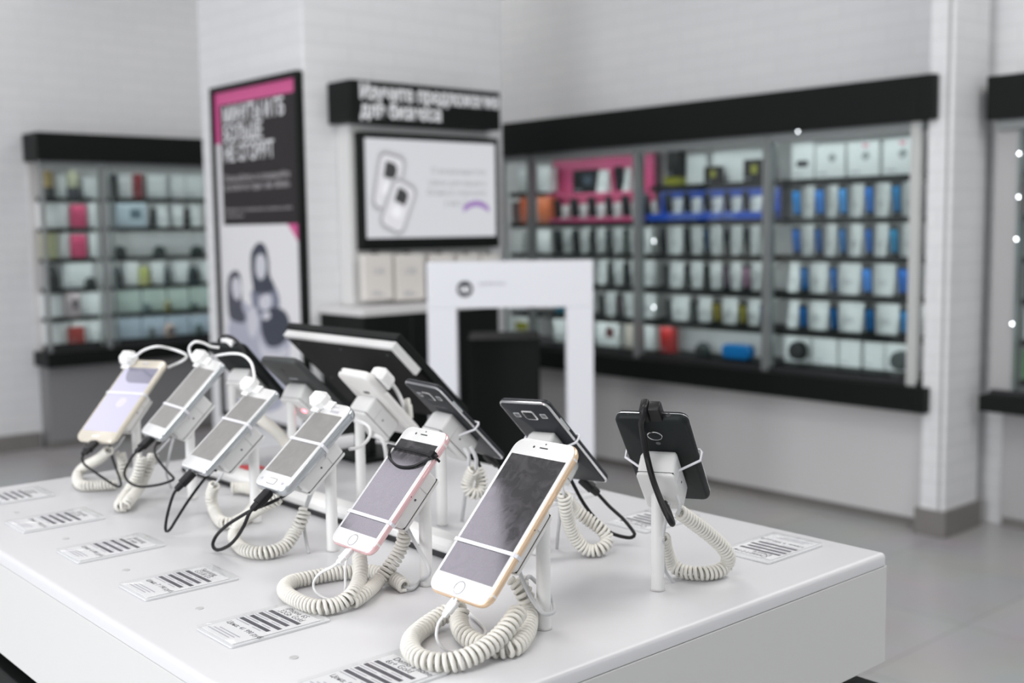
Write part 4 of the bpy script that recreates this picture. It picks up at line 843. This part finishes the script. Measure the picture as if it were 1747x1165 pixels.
# ============================================================ STANDS
def ribbon(mb, path, wv, wid, th):
    path = [Vector(p) for p in path]; loops = []
    for i, p in enumerate(path):
        tn = (path[min(i + 1, len(path) - 1)] - path[max(i - 1, 0)]).normalized(); n = wv.cross(tn).normalized()
        loops.append([p + wv * wid / 2 + n * th / 2, p - wv * wid / 2 + n * th / 2, p - wv * wid / 2 - n * th / 2, p + wv * wid / 2 - n * th / 2])
    return mb.loft(loops)
def stand(key, post, label, bandf, hy=0., hw=.034, hl=.060, hd=.026, plate=True, bandw=.0032, glow=False, side=1):
    M, w, h, t = PH[key]
    E = T(post[0], post[1], TT + .0004); EI = E.inverted(); L = EI @ M
    s = thing('phone_stand', label, 'phone stand', E, 'security stands on the display table')
    zb = -t / 2 - .0002
    MB().rr(hw, hl, .004, [(zb - hd + .0035, .0004), (zb - hd * .55, 0), (zb - .006, 0), (zb - .002, .0015), (zb, .003)], L @ T(0, hy, 0), 4).build('holder', M_PLAST, s, smooth=40)
    MB().box(-hw / 2 + .0008, hw / 2 - .0008, hy - hl / 2 + .0008, hy + hl / 2 - .0008, zb - hd + .0022, zb - hd + .0036, L).build('seam', M_DARK, s, smooth=0)
    MB().rr(hw, hl, .004, [(zb - hd - .0012, .0012), (zb - hd - .0004, 0), (zb - hd + .0024, 0)], L @ T(0, hy, 0), 4).build('back_plate', M_PLAST, s, smooth=40)
    MB().box(-hw / 2 - .0002, hw / 2 + .0002, hy + hl * .18, hy + hl * .19, zb - hd + .004, zb - .006, L).build('groove', M_PLAST2, s, smooth=0)
    for sx in (1, -1): MB().cyl((sx * (hw / 2 - .0005), hy - hl * .02, zb - hd * .55), (sx * (hw / 2 + .0003), hy - hl * .02, zb - hd * .55), .0012, None, 12, L).build('screw', M_INK, s)
    MB().rr(hw * .5, .006, .001, [(zb - hd * .7, 0), (zb - hd * .25, 0)], L @ T(0, hy - hl / 2 - .0, 0)).build('cable_latch', M_PLAST2, s)
    # post up to the back plate
    pc = M @ Vector((0, hy, zb - hd)); n = (M.to_3x3() @ Vector((0, 0, -1))).normalized()
    z1 = pc.z - ((post[0] - pc.x) * n.x + (post[1] - pc.y) * n.y) / n.z
    z1 = min(z1 + .003, TT + .16)
    MB().tube([(0, 0, 0), (0, 0, z1 - TT - .004), (0, 0, z1 - TT)], [.0063, .0063, .005], 28).build('post', M_PLAST, s, smooth=50)
    MB().cyl((0, 0, 0), (0, 0, .0012), .0072, .0066, 28).build('foot_ring', M_PLAST2, s)
    if bandf is not None:
        yb = h * (.5 - bandf); yh = max(min(yb, hy + hl * .36), hy - hl * .36); e = .0009
        if plate:
            pts = [(-hw / 2 + .001, yh, zb - .012), (-w / 2 - e, yb, -t / 2 + .001), (-w / 2 - e, yb, t / 2 - .001), (-w / 2 + .001, yb, t / 2 + .0012), (w / 2 - .001, yb, t / 2 + .0012), (w / 2 + e, yb, t / 2 - .001), (w / 2 + e, yb, -t / 2 + .001), (hw / 2 - .001, yh, zb - .012)]
            bb = MB(); ribbon(bb, [Vector(p) for p in pts], Vector((0, 1, 0)), bandw, .0009)
            bb.v = [L @ v for v in bb.v]; bb.build('retaining_band', M_BAND, s, smooth=0)
        else:
            pts = [(-hw / 2 + .001, yh, zb - .013), (-w / 2 - .0020, yb, -t / 2 - .0004), (-w / 2 - .0020, yb, t / 2 - .0005), (-w / 2 - .0002, yb, t / 2 + .0021), (w / 2 + .0002, yb, t / 2 + .0021), (w / 2 + .0020, yb, t / 2 - .0005), (w / 2 + .0020, yb, -t / 2 - .0004), (hw / 2 - .001, yh, zb - .013)]
            MB().tube([L @ Vector(p) for p in pts], .0013, 8).build('retaining_band', M_BAND, s, smooth=60)
    if glow: MB().cyl((-.010, hy + .002, zb - hd - .0010), (-.010, hy + .002, zb - hd - .0022), .0032, None, 14, L).build('status_light', mat('red_led', (1, .1, .1), .3, emit=(1, .10, .13), es=9), s, label='glowing red status light')
    return s
PXP, PXR = .658, .810
ys = [.7085 + .1685 * k for k in range(6)]
stand('A', (PXP, ys[0]), 'white post stand carrying the big gold rimmed phone', .69, -.004)
stand('B', (PXP, ys[1]), 'white post stand carrying the pink rimmed phone', .75, .004)
stand('C', (PXP, ys[2]), 'white post stand carrying the white phone with the rectangular home key', .46, -.006)
stand('D', (PXP, ys[3]), 'white post stand carrying the third white phone behind the gold rimmed one', .42, -.01)
stand('E', (PXP, ys[4]), 'white post stand carrying the white phone second from the left', .62, -.012)
stand('F', (PXP, ys[5]), 'white post stand carrying the pale gold phone with the lit screen', .43, -.004)
stand('R1', (PXR, .711), 'white post stand in front of the furthest right black phone', .47, -.010, .036, .058, .028, False)
stand('R2', (PXR, .880), 'white post stand behind the gold rimmed phone, carrying a dark blue one', .455, -.006, .036, .058, .028, False)
stand('R3', (PXR, 1.046), 'white post stand behind the pink rimmed phone, carrying a dark one', .54, -.008, .036, .058, .028, False)
stand('R4', (PXR, 1.2145), 'white post stand carrying the white phone seen from behind', None, -.006, .036, .058, .028, False)
stand('R5', (PXR, 1.383), 'white post stand with a glowing red light, carrying the dark grey phone', None, -.012, .036, .058, .028, False, glow=True)
stand('R6', (PXR, 1.5515), 'white blurred post stand under the black phone near the left end', None, -.012, .036, .058, .028, False)

# ============================================================ TILTED MONITOR
ta, tb_ = on_x(488, 576, .93), on_x(668, 598, .93)
tw = (ta - tb_).length; th_ = .16
tc = (ta + tb_) / 2; tz_ = tc.z - TT
dn = Vector((.7071, 0, -.7071))
cc = tc + dn * (th_ / 2)
Mt = pose((cc.x, cc.y, cc.z - CAM.z), 180, -45, 0, True, .022)
mo = thing('tilted_monitor', 'black tilted monitor seen from behind with a pale metal edge strip', 'monitor', Mt)
MB().box(-tw / 2, tw / 2, -th_ / 2, th_ / 2, -.011, .002).build('housing', noisy(mat('monitor_black', (.012, .012, .0115), .6, spec=.15), 60, .15), mo, smooth=0, bevel=.0015)
MB().box(-tw / 2 - .002, tw / 2 + .002, th_ / 2 - .001, th_ / 2 + .006, -.011, .001).box(-tw / 2 - .006, -tw / 2 + .001, th_ * .16, th_ / 2 + .006, -.011, .001).build('edge_strip', mat('pale_metal_strip', (.74, .74, .73), .4, .25), mo, smooth=0, bevel=.001, )
MB().box(-tw / 2 - .007, tw / 2 + .007, -th_ / 2 - .004, th_ / 2 + .009, .002, .014).build('bezel', M_BLACK, mo, smooth=0, bevel=.002)
MB().box(-tw / 2 + .004, tw / 2 - .004, -th_ / 2 + .004, th_ / 2 - .002, .014, .0145).build('screen', M_DPH, mo, smooth=0)
for sx, sy in ((-.42, .42), (0, .42), (.42, .42), (-.42, -.1), (.42, -.1)): MB().cyl((sx * tw, sy * th_, -.0115), (sx * tw, sy * th_, -.0105), .002, None, 12).build('screw', M_INK, mo)
EI = Mt.inverted()
ft = cc + Vector((0, 0, 0))
MB().box(ft.x - .05, ft.x + .05, ft.y - .05, ft.y + .05, TT + .0005, TT + .007, EI).build('foot', M_BLACK, mo, smooth=0, bevel=.001)
MB().box(ft.x - .014, ft.x - .002, ft.y - .02, ft.y + .02, TT + .007, ft.z - .002, EI).build('neck', M_BLACK, mo, smooth=0)

# ============================================================ PRICE TAGS
def price_tag(label, x, y, flip, l1_, l2_, price, seed, dark=.0):
    M = frame(Vector((x, y, TT + .0002)), Vector((0, 1, 0)), Vector((-1, 0, 0)), Vector((0, 0, 1))) if flip else frame(Vector((x, y, TT + .0002)), Vector((0, -1, 0)), Vector((1, 0, 0)), Vector((0, 0, 1)))
    t = thing('price_tag', label, 'price tag', M, 'price tags on the display table')
    MB().rr(.064, .098, .0025, [(0, 0), (.0016, 0)], None, 3).build('acrylic_base', mat('frosted_acrylic', (.70, .71, .72), .25), t)
    MB().rr(.064, .098, .0025, [(.0026, 0), (.0038, 0), (.0040, .0004)], None, 3).build('acrylic_cover', M_ACRYL, t)
    MB().box(-.0285, .0285, -.0455, .040, .0017, .0024).build('card', M_PWHITE, t, smooth=0)
    z = .00245
    rnd = random.Random(seed); bars = MB(); tiny = MB()
    for k in range(4):
        y0 = -.010 + .0095 * k
        bars.box(-.027 + .001 * (k % 2), .022 + .003 * (k % 2), y0, y0 + .0042, z, z + .0001)
        tiny.box(-.027, -.004, y0 - .0032, y0 - .0022, z, z + .0001).box(.002, .016, y0 - .0032, y0 - .0022, z, z + .0001)
    for k in range(3): tiny.box(-.026 + .004 * k, .012 + .003 * k, -.041 + .0035 * k, -.0398 + .0035 * k, z, z + .0001)
    bars.build('print_bars', M_INK, t, smooth=0); tiny.build('fine_print', M_INK2, t, smooth=0)
    if l1_:
        text('product_name', l1_, .0088, M_INK, t, T(-.020, .0322, z), depth=.00006)
        text('product_name', l2_, .0088, M_INK, t, T(-.020, .0248, z), depth=.00006)
    text('price', price, .0075, M_INK, t, T(-.026, -.0235, z), depth=.00006)
    return t
tagsL = [('clear price tag nearest the camera, partly cut by the bottom edge of the photo', 'Demo iPhone', '6s+ Gold', 'Цена: 51 990 руб.'), ('clear price tag just left of the coiled cord of the pink rimmed phone', 'iPhone 6S', '32Gb Gold', 'Цена: 41 990 руб.'),
         ('clear price tag in front of the white phone with the rectangular home key', 'Samsung', 'G318 DS', 'Цена: 7 190 руб.'), ('clear price tag, fourth from the bottom edge of the photo', 'Samsung', 'J1 mini', 'Цена: 6 490 руб.'),
         ('clear blurred price tag, second from the left table corner', 'Samsung', 'J2 LTE', 'Цена: 9 990 руб.'), ('clear blurred price tag nearest the left end of the table', 'Lenovo', 'A2010', 'Цена: 8 990 руб.')]
for k, (lb, a, b_, c_) in enumerate(tagsL): price_tag(lb, .4835, .7165 + .1685 * k - .001, False, a, b_, c_, k)
price_tag('clear price tag on the right of the table beyond the furthest right phone', 1.002, .7185, True, 'Смартфон HTC', 'Desire', 'Цена: 9 990 руб.', 11)
price_tag('clear price tag seen between the two right-hand phones', 1.002, .886, True, 'Смартфон', 'Galaxy A5', 'Цена: 15 990 руб.', 12)
price_tag('clear price tag seen in the gap right of the pink rimmed phone', 1.002, 1.054, True, 'Смартфон', 'Galaxy A3', 'Цена: 12 990 руб.', 13)

# ============================================================ BLACK CABLE TIE round the pink rimmed phone
M, w, h, t = PH['B']
ct = thing('cable_tie', 'black cable tie looped loosely round the pink rimmed phone', 'cable tie', M)
yb = h * .5 - .0285
bb = MB()
ribbon(bb, [Vector(p) for p in [(w / 2 + .0015, yb, -t / 2), (w / 2 + .0015, yb, t / 2 + .001), (w / 2 - .001, yb, t / 2 + .0026), (0, yb, t / 2 + .0034), (-w / 2 + .002, yb, t / 2 + .0036), (-w / 2 - .004, yb, t / 2 + .0036)]], Vector((0, 1, 0)), .0022, .0012)
bb.build('strap', M_BCABLE, ct, smooth=0)
loop = resample([(-w / 2 - .0012, yb - .002, t / 2 + .0005), (-w / 2 + .009, yb - .0125, t / 2 + .0018), (-.004, yb - .0185, t / 2 + .0018), (.016, yb - .0150, t / 2 + .0018), (w / 2 - .004, yb - .005, t / 2 + .0022), (w / 2 + .003, yb, t / 2)], .002)
MB().tube(loop, .00125, 8).build('tail', M_BCABLE, ct, smooth=60)
MB().box(w / 2 - .003, w / 2 + .0035, yb - .0035, yb + .0035, t / 2 + .001, t / 2 + .0065).build('lock_head', M_BCABLE, ct, smooth=0, bevel=.0006)
MB().cyl((w / 2 + .003, yb, t / 2 + .0036), (w / 2 + .0085, yb, t / 2 + .0036), .0014, .001, 8).build('cut_end', M_BCABLE, ct)
# ============================================================ CORDS
def P(px, py, x, zmin=.002):
    p = on_x(px, py, x)
    if p.z < TT + zmin: p = on_z(px, py, TT + zmin)
    return p
def Z(px, py, z): return on_z(px, py, TT + z)
def plug_shape(p0, p1, side, w, t_, mb):
    ez = (p1 - p0).normalized(); ex = (side - ez * side.dot(ez)).normalized(); ey = ez.cross(ex); L = (p1 - p0).length
    M = frame(p0, ex, ey, ez)
    mb.rr(w, t_, t_ * .25, [(0, .001), (.0015, 0), (L * .66, 0), (L * .68, w * .13), (L * .93, w * .16), (L, w * .22)], M, 4)
    return M
def cable(label, key, p1px, pts, matl, r=.0019, w=.0125, t_=.0082, dx=0., plugmat=None, end_block=None, name='charging_cable', top=False, plug_len=None):
    M, W_, H_, T_ = PH[key]
    side = (M.to_3x3() @ Vector((1, 0, 0)))
    p0 = M @ Vector((dx, (H_ / 2 if top else -H_ / 2), 0))
    p1 = P(*p1px)
    t = thing(name, label, 'cable', T(*p0)); I = T(-p0.x, -p0.y, -p0.z)
    mb = MB(); plug_shape(p0, p1, side, w, t_, mb); mb.v = [v - p0 for v in mb.v]; mb.build('plug', plugmat or matl, t, smooth=25)
    d = (p1 - p0).normalized()
    mt = MB(); mt.cyl(p0 - d * .003, p0 + d * .001, .0028, None, 10); mt.v = [v - p0 for v in mt.v]; mt.build('connector', M_STEEL, t)
    path = resample([p1 - d * .004] + [P(*q_) for q_ in pts], .003)
    MB().tube([v - p0 for v in path], r, 10).build('cord', matl, t, smooth=60)
    if end_block:
        a, b_ = P(*end_block[0]), P(*end_block[1]); mb = MB(); plug_shape(b_, a, side, .011, .0075, mb); mb.v = [v - p0 for v in mb.v]
        mb.build('end_plug', plugmat or matl, t, smooth=40)
    return t
cable('white charging lead plugged into the gold rimmed phone', 'A', (757, 1051, .556), [(750, 1060, .554), (746, 1071, .552), (745, 1087, .55), (752, 1101, .552), (768, 1111, .56), (800, 1105, .60), (828, 1078, .625), (803, 1048, .63), (790, 1028, .63)], M_WCABLE, .0014, .0088, .0050)
cable('white charging lead plugged into the pink rimmed phone', 'B', (577, 960, .553), [(568, 966, .552), (546, 978, .55), (535, 995, .55), (539, 1010, .55), (552, 1020, .552), (567, 1023, .557), (582, 1017, .57), (589, 1002, .59), (589, 970, .60), (594, 940, .62)], M_WCABLE, .0014, .0084, .0050)
cable('black charging cable looping from the white phone with the rectangular home key', 'C', (430, 870, .563), [(426, 874, .562), (416, 897, .56), (403, 918, .56), (388, 932, .56), (371, 938, .56), (363, 930, .56), (369, 914, .565), (386, 897, .562), (407, 883, .568), (430, 870, .576), (460, 858, .592), (484, 846, .615), (505, 831, .635)], M_BCABLE, .0019, end_block=((502, 833, .634), (531, 806, .648)))
cable('black charging cable hanging in a V from the third white phone', 'D', (300, 836, .562), [(296, 843, .56), (288, 868, .555), (283, 892, .553), (283, 906, .552), (290, 903, .555), (302, 884, .562), (322, 853, .58), (348, 818, .60), (366, 800, .615)], M_BCABLE, .0017, end_block=((364, 803, .613), (394, 768, .635)))
cable('black charging cable looping below the second phone from the left', 'E', (233, 771, .582), [(227, 777, .58), (214, 800, .578), (213, 812, .576), (222, 824, .575), (240, 830, .58), (270, 827, .585), (292, 820, .598), (296, 815, .602), (283, 801, .610), (267, 780, .616), (264, 764, .622), (272, 752, .632)], M_BCABLE, .0016, end_block=((268, 757, .636), (285, 738, .65)))
cable('black charging cable hanging from the pale gold phone with the lit screen', 'F', (143, 775, .565), [(140, 782, .565), (145, 793, .565), (160, 804, .57), (180, 818, .585), (198, 829, .60), (206, 829, .605), (205, 819, .607), (197, 796, .61), (190, 775, .615), (188, 757, .62)], M_BCABLE, .0016)
cable('black charging cable looping out from the dark blue phone behind the gold rimmed one', 'R2', (1021, 843, .895), [(1026, 849, .90), (1041, 865, .905), (1063, 885, .91), (1080, 906, .91), (1082, 914, .908), (1070, 917, .905), (1041, 908, .895), (1016, 885, .885), (996, 859, .87), (980, 830, .86), (968, 806, .85)], M_BCABLE, .002, dx=.006)
cable('black charging cable hanging from the dark phone in front of the portal leg', 'R3', (849, 795, .893), [(853, 800, .90), (858, 812, .90), (852, 830, .895), (838, 845, .88), (825, 842, .87), (826, 825, .86), (821, 800, .855), (808, 776, .85)], M_BCABLE, .0018, dx=.004)
# thick black cable over the back of the furthest right phone
M, w, h, t = PH['R1']
p0 = M @ Vector((-.0035, h / 2, 0))
cb = thing('charging_cable', 'thick black cable bent over the top of the furthest right phone', 'cable', T(*p0)); CI = T(*(-p0))
MB().rr(.0115, .019, .0018, [(-.0052, .0008), (-.004, 0), (.004, 0), (.0052, .0008)], CI @ M @ T(-.0065, h / 2 + .0055, 0), 4).build('plug', M_BCABLE, cb)
MB().rr(.0075, .018, .002, [(-.0072, .0006), (-.006, 0), (.006, 0), (.0072, .0006)], CI @ M @ T(.0028, h / 2 + .007, -.0005), 4).build('plug_shell', M_BCABLE, cb)
lp = [M @ Vector((.0015, h / 2 + .010, .002)), M @ Vector((.0022, h / 2 + .0150, -.004)), M @ Vector((.003, h / 2 + .009, -.0095))]
def onback(px, py, off):
    n = (M.to_3x3() @ Vector((0, 0, 1))); P0_ = M @ Vector((0, 0, -t / 2 - off)); d = ray((px, py)); return CAM + d * ((P0_ - CAM).dot(n) / d.dot(n))
lp += [onback(1094, 722, .0055), onback(1098, 750, .0075), onback(1104, 780, .016), onback(1112, 812, .033), P(1121, 838, .778), P(1132, 865, .775), P(1144, 889, .775), P(1147, 892, .785), P(1141, 874, .80), P(1134, 858, .812)]
MB().tube([CI @ v for v in resample(lp, .003)], .0029, 12).build('cord', M_BCABLE, cb, smooth=60)
# loop of black cable on the far left phone in the back row
M6, w6, h6, t6 = PH['R6']
p0 = M6 @ Vector((.01, h6 / 2, 0))
cb = thing('charging_cable', 'black cable loop with pale plug on the black phone near the left end', 'cable', T(*p0)); CI = T(*(-p0))
MB().tube([CI @ v for v in resample([P(375, 590, .80), P(374, 578, .80), P(386, 573, .80), P(400, 578, .80), P(412, 592, .80), P(419, 606, .80)], .003)], .0024, 10).build('cord', M_BCABLE, cb, smooth=60)
mb = MB(); plug_shape(P(398, 586, .797), P(378, 580, .797), Vector((0, 1, 0)), .010, .007, mb); mb.v = [v - p0 for v in mb.v]; mb.build('plug', M_WCABLE, cb, smooth=40)

# ---- coiled security cords
CR, CW = .0057, .0019
def coil(label, parts, links=(), R=CR, r=CW, pitch=.0044):
    o = Vector(parts[0][0]) if not callable(parts[0][0]) else parts[0][0]
    t = thing('coiled_cord', label, 'coiled cord', T(*o), 'cream coiled security cords')
    for pts in parts:
        mb = MB(); mb.helix([Vector(p) for p in pts], R, r, pitch, 6, 12, TT + r + .0004); mb.v = [v - o for v in mb.v]; mb.build('coil', M_COIL, t, smooth=70)
    for pts, rad in links:
        mb = MB(); mb.tube(resample(pts, .003), rad, 8); mb.v = [v - o for v in mb.v]; mb.build('straight_lead', M_CABLE, t, smooth=60)
    return t
zt0 = .0078
coil('cream coiled cord looped twice on the table under the gold rimmed phone', [[P(878, 985, .645), P(893, 1010, .648), P(901, 1040, .65), Z(899, 1075, .010), Z(878, 1103, zt0), Z(845, 1107, zt0), Z(812, 1096, zt0), Z(790, 1080, zt0 + .002), P(783, 1060, .60, .012), P(784, 1042, .60, .014), P(768, 1043, .60, .014), Z(735, 1062, .010), Z(706, 1086, zt0), Z(701, 1108, zt0), Z(722, 1126, zt0), Z(765, 1131, zt0), Z(810, 1116, zt0 + .004), Z(848, 1090, .018), Z(872, 1062, .026), P(884, 1044, .625, .030)]],
     [([P(882, 962, .645), P(891, 988, .645), P(907, 1021, .645), P(925, 1045, .648), P(938, 1047, .652), P(946, 1041, .66), P(944, 1028, .667), P(936, 1012, .667)], .0019), ([P(916, 994, .668), P(903, 983, .66), P(898, 992, .655), P(902, 1030, .653), P(902, 1058, .65), Z(897, 1080, .0)], .0019)], R=.0066, r=.0021, pitch=.0052)
coil('cream coiled cord looped on the table under the pink rimmed phone', [[P(692, 905, .645), P(684, 935, .642), P(664, 968, .628), P(642, 994, .612), Z(622, 1012, .010), Z(598, 1028, zt0)], [P(613, 948, .605), P(615, 972, .595), P(611, 995, .583), Z(600, 1014, .014), Z(578, 1030, zt0 + .001), Z(545, 1036, zt0), Z(510, 1026, zt0), Z(486, 1009, zt0), Z(494, 994, zt0), Z(530, 985, zt0), Z(580, 977, zt0), Z(630, 975, zt0), Z(662, 982, zt0)], [Z(662, 982, zt0), Z(676, 990, zt0), Z(691, 1001, .006)]],
     [([Z(690, 1002, .004), Z(703, 1004, .003), Z(716, 993, .003), P(733, 976, .645), P(722, 950, .645), P(702, 915, .645), P(688, 885, .645)], .0019)])
coil('cream coiled cord sagging below the white phone with the rectangular home key', [[P(478, 849, .61), P(455, 860, .60), P(428, 876, .60), P(406, 896, .60), P(400, 918, .60, .0078), Z(416, 937, zt0), Z(450, 943, zt0), Z(485, 932, zt0 + .003), P(503, 908, .625), P(514, 888, .632), P(521, 868, .638)]],
     [([P(521, 870, .638), P(534, 838, .648), P(546, 815, .652)], .0014), ([P(546, 812, .652), P(526, 850, .648), P(519, 890, .64), P(522, 920, .636), Z(527, 944, .0)], .0018)])
coil('cream coiled cord hanging behind the third white phone', [[P(366, 826, .64), P(360, 848, .64), P(366, 872, .64), P(378, 890, .64, .0078), Z(398, 893, zt0)], [Z(398, 893, zt0), Z(420, 880, zt0), Z(440, 855, zt0), Z(452, 842, zt0)]],
     [([P(366, 828, .64), P(385, 800, .648), P(402, 775, .655)], .0014)], pitch=.004)
coil('cream coiled cord folded double below the second phone from the left', [[P(243, 778, .61), P(238, 800, .605), P(229, 822, .60), P(217, 841, .595, .0078), Z(207, 856, zt0), Z(205, 863, zt0), Z(213, 863, .0085), Z(222, 852, .013), P(240, 828, .61), P(252, 800, .62), P(262, 775, .63)]],
     [([P(262, 778, .63), P(275, 765, .64), P(290, 748, .65)], .0014), ([P(296, 748, .65), P(288, 780, .648), P(284, 806, .646), Z(292, 832, 0)], .0018)], pitch=.004)
coil('cream coiled cord curled at the left end of the table under the lit phone', [[P(186, 768, .61), P(170, 782, .605), P(150, 793, .60), P(136, 804, .60), P(132, 818, .60, .0078), Z(142, 828, zt0), Z(170, 828, zt0), Z(200, 826, zt0)], [P(205, 772, .63), P(210, 795, .63), P(206, 815, .63, .008)]],
     [([P(186, 770, .61), P(200, 762, .63), P(212, 745, .65)], .0014)], pitch=.004)
coil('cream coiled cord curling right of the furthest right post', [[P(1160, 874, .812), P(1182, 890, .83), P(1208, 910, .853), P(1230, 930, .872), P(1242, 947, .884), P(1239, 964, .890), Z(1222, 975, zt0), Z(1195, 978, zt0), Z(1165, 975, zt0), P(1146, 962, .848), P(1136, 940, .836), P(1131, 916, .824)]],
     [([P(1157, 878, .80), P(1160, 862, .80), P(1155, 845, .80)], .0016), ([P(1131, 915, .806), P(1136, 885, .808), P(1142, 858, .81)], .0016), ([P(1131, 920, .81), P(1131, 950, .82), P(1136, 975, .83), Z(1150, 994, 0)], .0017)])
coil('cream coiled cord hanging below the dark blue phone behind the gold rimmed one', [[P(962, 842, .80), P(965, 865, .805), P(970, 890, .815), P(982, 918, .828), Z(1002, 938, zt0), Z(1025, 936, zt0 + .001), P(1036, 920, .862), P(1025, 902, .858), P(1000, 884, .85), P(978, 866, .84), P(966, 850, .825)]],
     [([P(962, 845, .80), P(958, 825, .80), P(952, 800, .80)], .0016), ([P(956, 842, .815), P(955, 880, .825), P(952, 910, .83), Z(950, 936, 0)], .0018)])
coil('cream coiled cord bunched below the dark phone in front of the portal leg', [[P(808, 800, .82), P(800, 815, .82), P(797, 830, .82), P(806, 842, .825), P(818, 838, .835), P(822, 820, .84), P(816, 802, .84)]],
     [([P(792, 765, .815), P(800, 782, .815), P(797, 812, .82), P(793, 850, .83), Z(788, 889, 0)], .0022), ([P(803, 762, .81), P(812, 782, .815), P(812, 800, .82)], .0022)], pitch=.004)
coil('cream coiled cord lying behind the third white phone, running to the red lit stand', [[P(418, 700, .80), P(440, 712, .80), P(462, 728, .80), P(480, 745, .80), P(492, 765, .80)], [Z(396, 832, .009), Z(415, 832, .009), Z(436, 836, .009)]],
     [([P(492, 765, .80), P(470, 735, .80), P(440, 705, .80)], .002)], R=.0062, pitch=.004)
# white lead from the stand of the back-row white phone
ld = thing('white_lead', 'white lead curving round the post behind the phone with the rectangular home key', 'cable', T(*P(597, 766, .70)))
MB().tube([v - P(597, 766, .70) for v in resample([P(596, 766, .685), P(612, 763, .70), P(626, 752, .72), P(632, 738, .74), P(627, 726, .76), P(614, 719, .78), P(605, 718, .79)], .003)], .0019, 10).build('lead', M_WCABLE, ld, smooth=60)
ld = thing('white_lead', 'white lead running down from the stand of the back-row white phone', 'cable', T(*P(645, 740, .82)))
MB().tube([v - P(645, 740, .82) for v in resample([P(640, 742, .82), P(652, 750, .825), P(658, 770, .83), P(660, 800, .84), P(658, 830, .84)], .003)], .0026, 10).build('lead', M_WCABLE, ld, smooth=60)

# ---- white alarm sensors clipped on phone corners
def sensor(key, label, cab, back=False, ox=.0045, oy=-.004, ribs=True, s=1.):
    M, w, h, t = PH[key]
    L = M @ T(-w / 2 + ox, h / 2 + oy, t / 2 + .0004)
    q_ = thing('alarm_sensor', label, 'alarm sensor', L, 'white alarm sensors clipped on the phones')
    MB().rr(.022 * s, .020 * s, .0055, [(0, .0005), (.0006, 0), (.0085 * s, 0), (.0145 * s, .0048)], None, 1).build('housing', M_PLAST, q_, smooth=0, bevel=.0005)
    MB().box(-.007 * s, .007 * s, -.0135 * s, -.0075 * s, .0, .003).build('clip', M_PLAST, q_, smooth=0, bevel=.0006)
    if ribs:
        m_ = MB().box(.009, .0245, -.006, .0035, 0, .0016)
        for k in range(3): m_.box(.012, .026, -.0045 + .0032 * k, -.0030 + .0032 * k, .0016, .0026)
        m_.build('ribbed_connector', M_PLAST, q_, smooth=0)
    I = L.inverted()
    MB().tube([I @ v for v in resample(cab, .003)], .0019, 10).build('lead', M_WCABLE, q_, smooth=60)
    return q_
def s0(key, dx=0., dy=.004, dz=.007): M, w, h, t = PH[key]; return M @ Vector((-w / 2 + .0045 + dx, h / 2 - .004 + dy, t / 2 + dz))
sensor('C', 'white faceted alarm sensor on the corner of the phone with the rectangular home key', [s0('C'), s0('C', 0, .008, .002), s0('C', .002, .008, -.008), P(575, 700, .69), P(590, 720, .70)])
sensor('D', 'white faceted alarm sensor on the corner of the third white phone', [s0('D'), P(434, 650, .672), P(433, 635, .675), P(428, 618, .68), P(415, 606, .685), P(398, 603, .69), P(378, 605, .70), P(362, 609, .71), P(352, 613, .715)])
sensor('E', 'white faceted alarm sensor on the corner of the second phone from the left', [s0('E'), P(334, 618, .69), P(325, 605, .69), P(323, 592, .69), P(333, 583, .69), P(347, 585, .70), P(360, 591, .71), P(374, 593, .72)])
sensor('F', 'white faceted alarm sensor on the corner of the lit pale gold phone', [s0('F'), P(230, 608, .665), P(246, 597, .67), P(268, 591, .68), P(292, 595, .70), P(312, 602, .71), P(319, 608, .715), P(312, 615, .72), P(300, 621, .72), P(286, 627, .71)], ribs=False, s=1.1)
M, w, h, t = PH['R4']
q4 = thing('alarm_sensor', 'white alarm sensor on the back-row white phone, lead hanging before the monitor', 'alarm sensor', M @ T(-.024, .036, t / 2 + .0015), 'white alarm sensors clipped on the phones')
MB().rr(.026, .030, .006, [(0, .002), (.002, 0), (.013, 0), (.018, .005)], None, 1).build('housing', M_PLAST, q4, smooth=0, bevel=.0006)
I = (M @ T(-.024, .036, t / 2 + .0015)).inverted()
MB().tube([I @ v for v in resample([P(655, 650, .86), P(668, 655, .875), P(680, 672, .885), P(688, 692, .885), P(692, 715, .88), P(690, 735, .87)], .003)], .0026, 10).build('lead', M_WCABLE, q4, smooth=60)
mb = MB(); pa, pb_ = P(697, 715, .885), P(694, 680, .89); plug_shape(pa, pb_, Vector((0, 1, 0)), .013, .008, mb); mb.v = [I @ v for v in mb.v]; mb.build('lead_clip', M_COIL, q4, smooth=40)
# small tray with a red card near the far middle of the table
pr = Z(408, 815, .0)
rt = thing('card_holder', 'small grey tray with a bright red card seen between the white phones', 'card holder', T(pr.x, pr.y, TT))
MB().rr(.05, .085, .012, [(0.0, .004), (.002, 0), (.012, 0), (.016, .003)], None, 4).build('tray', M_PLAST2, rt, smooth=40)
MB().prism([(-.022, .02), (.0, -.038), (.022, -.038), (.024, -.01)], .0163, .0172).build('red_card', mat('red_card', (.75, .02, .03), .4), rt, smooth=0)
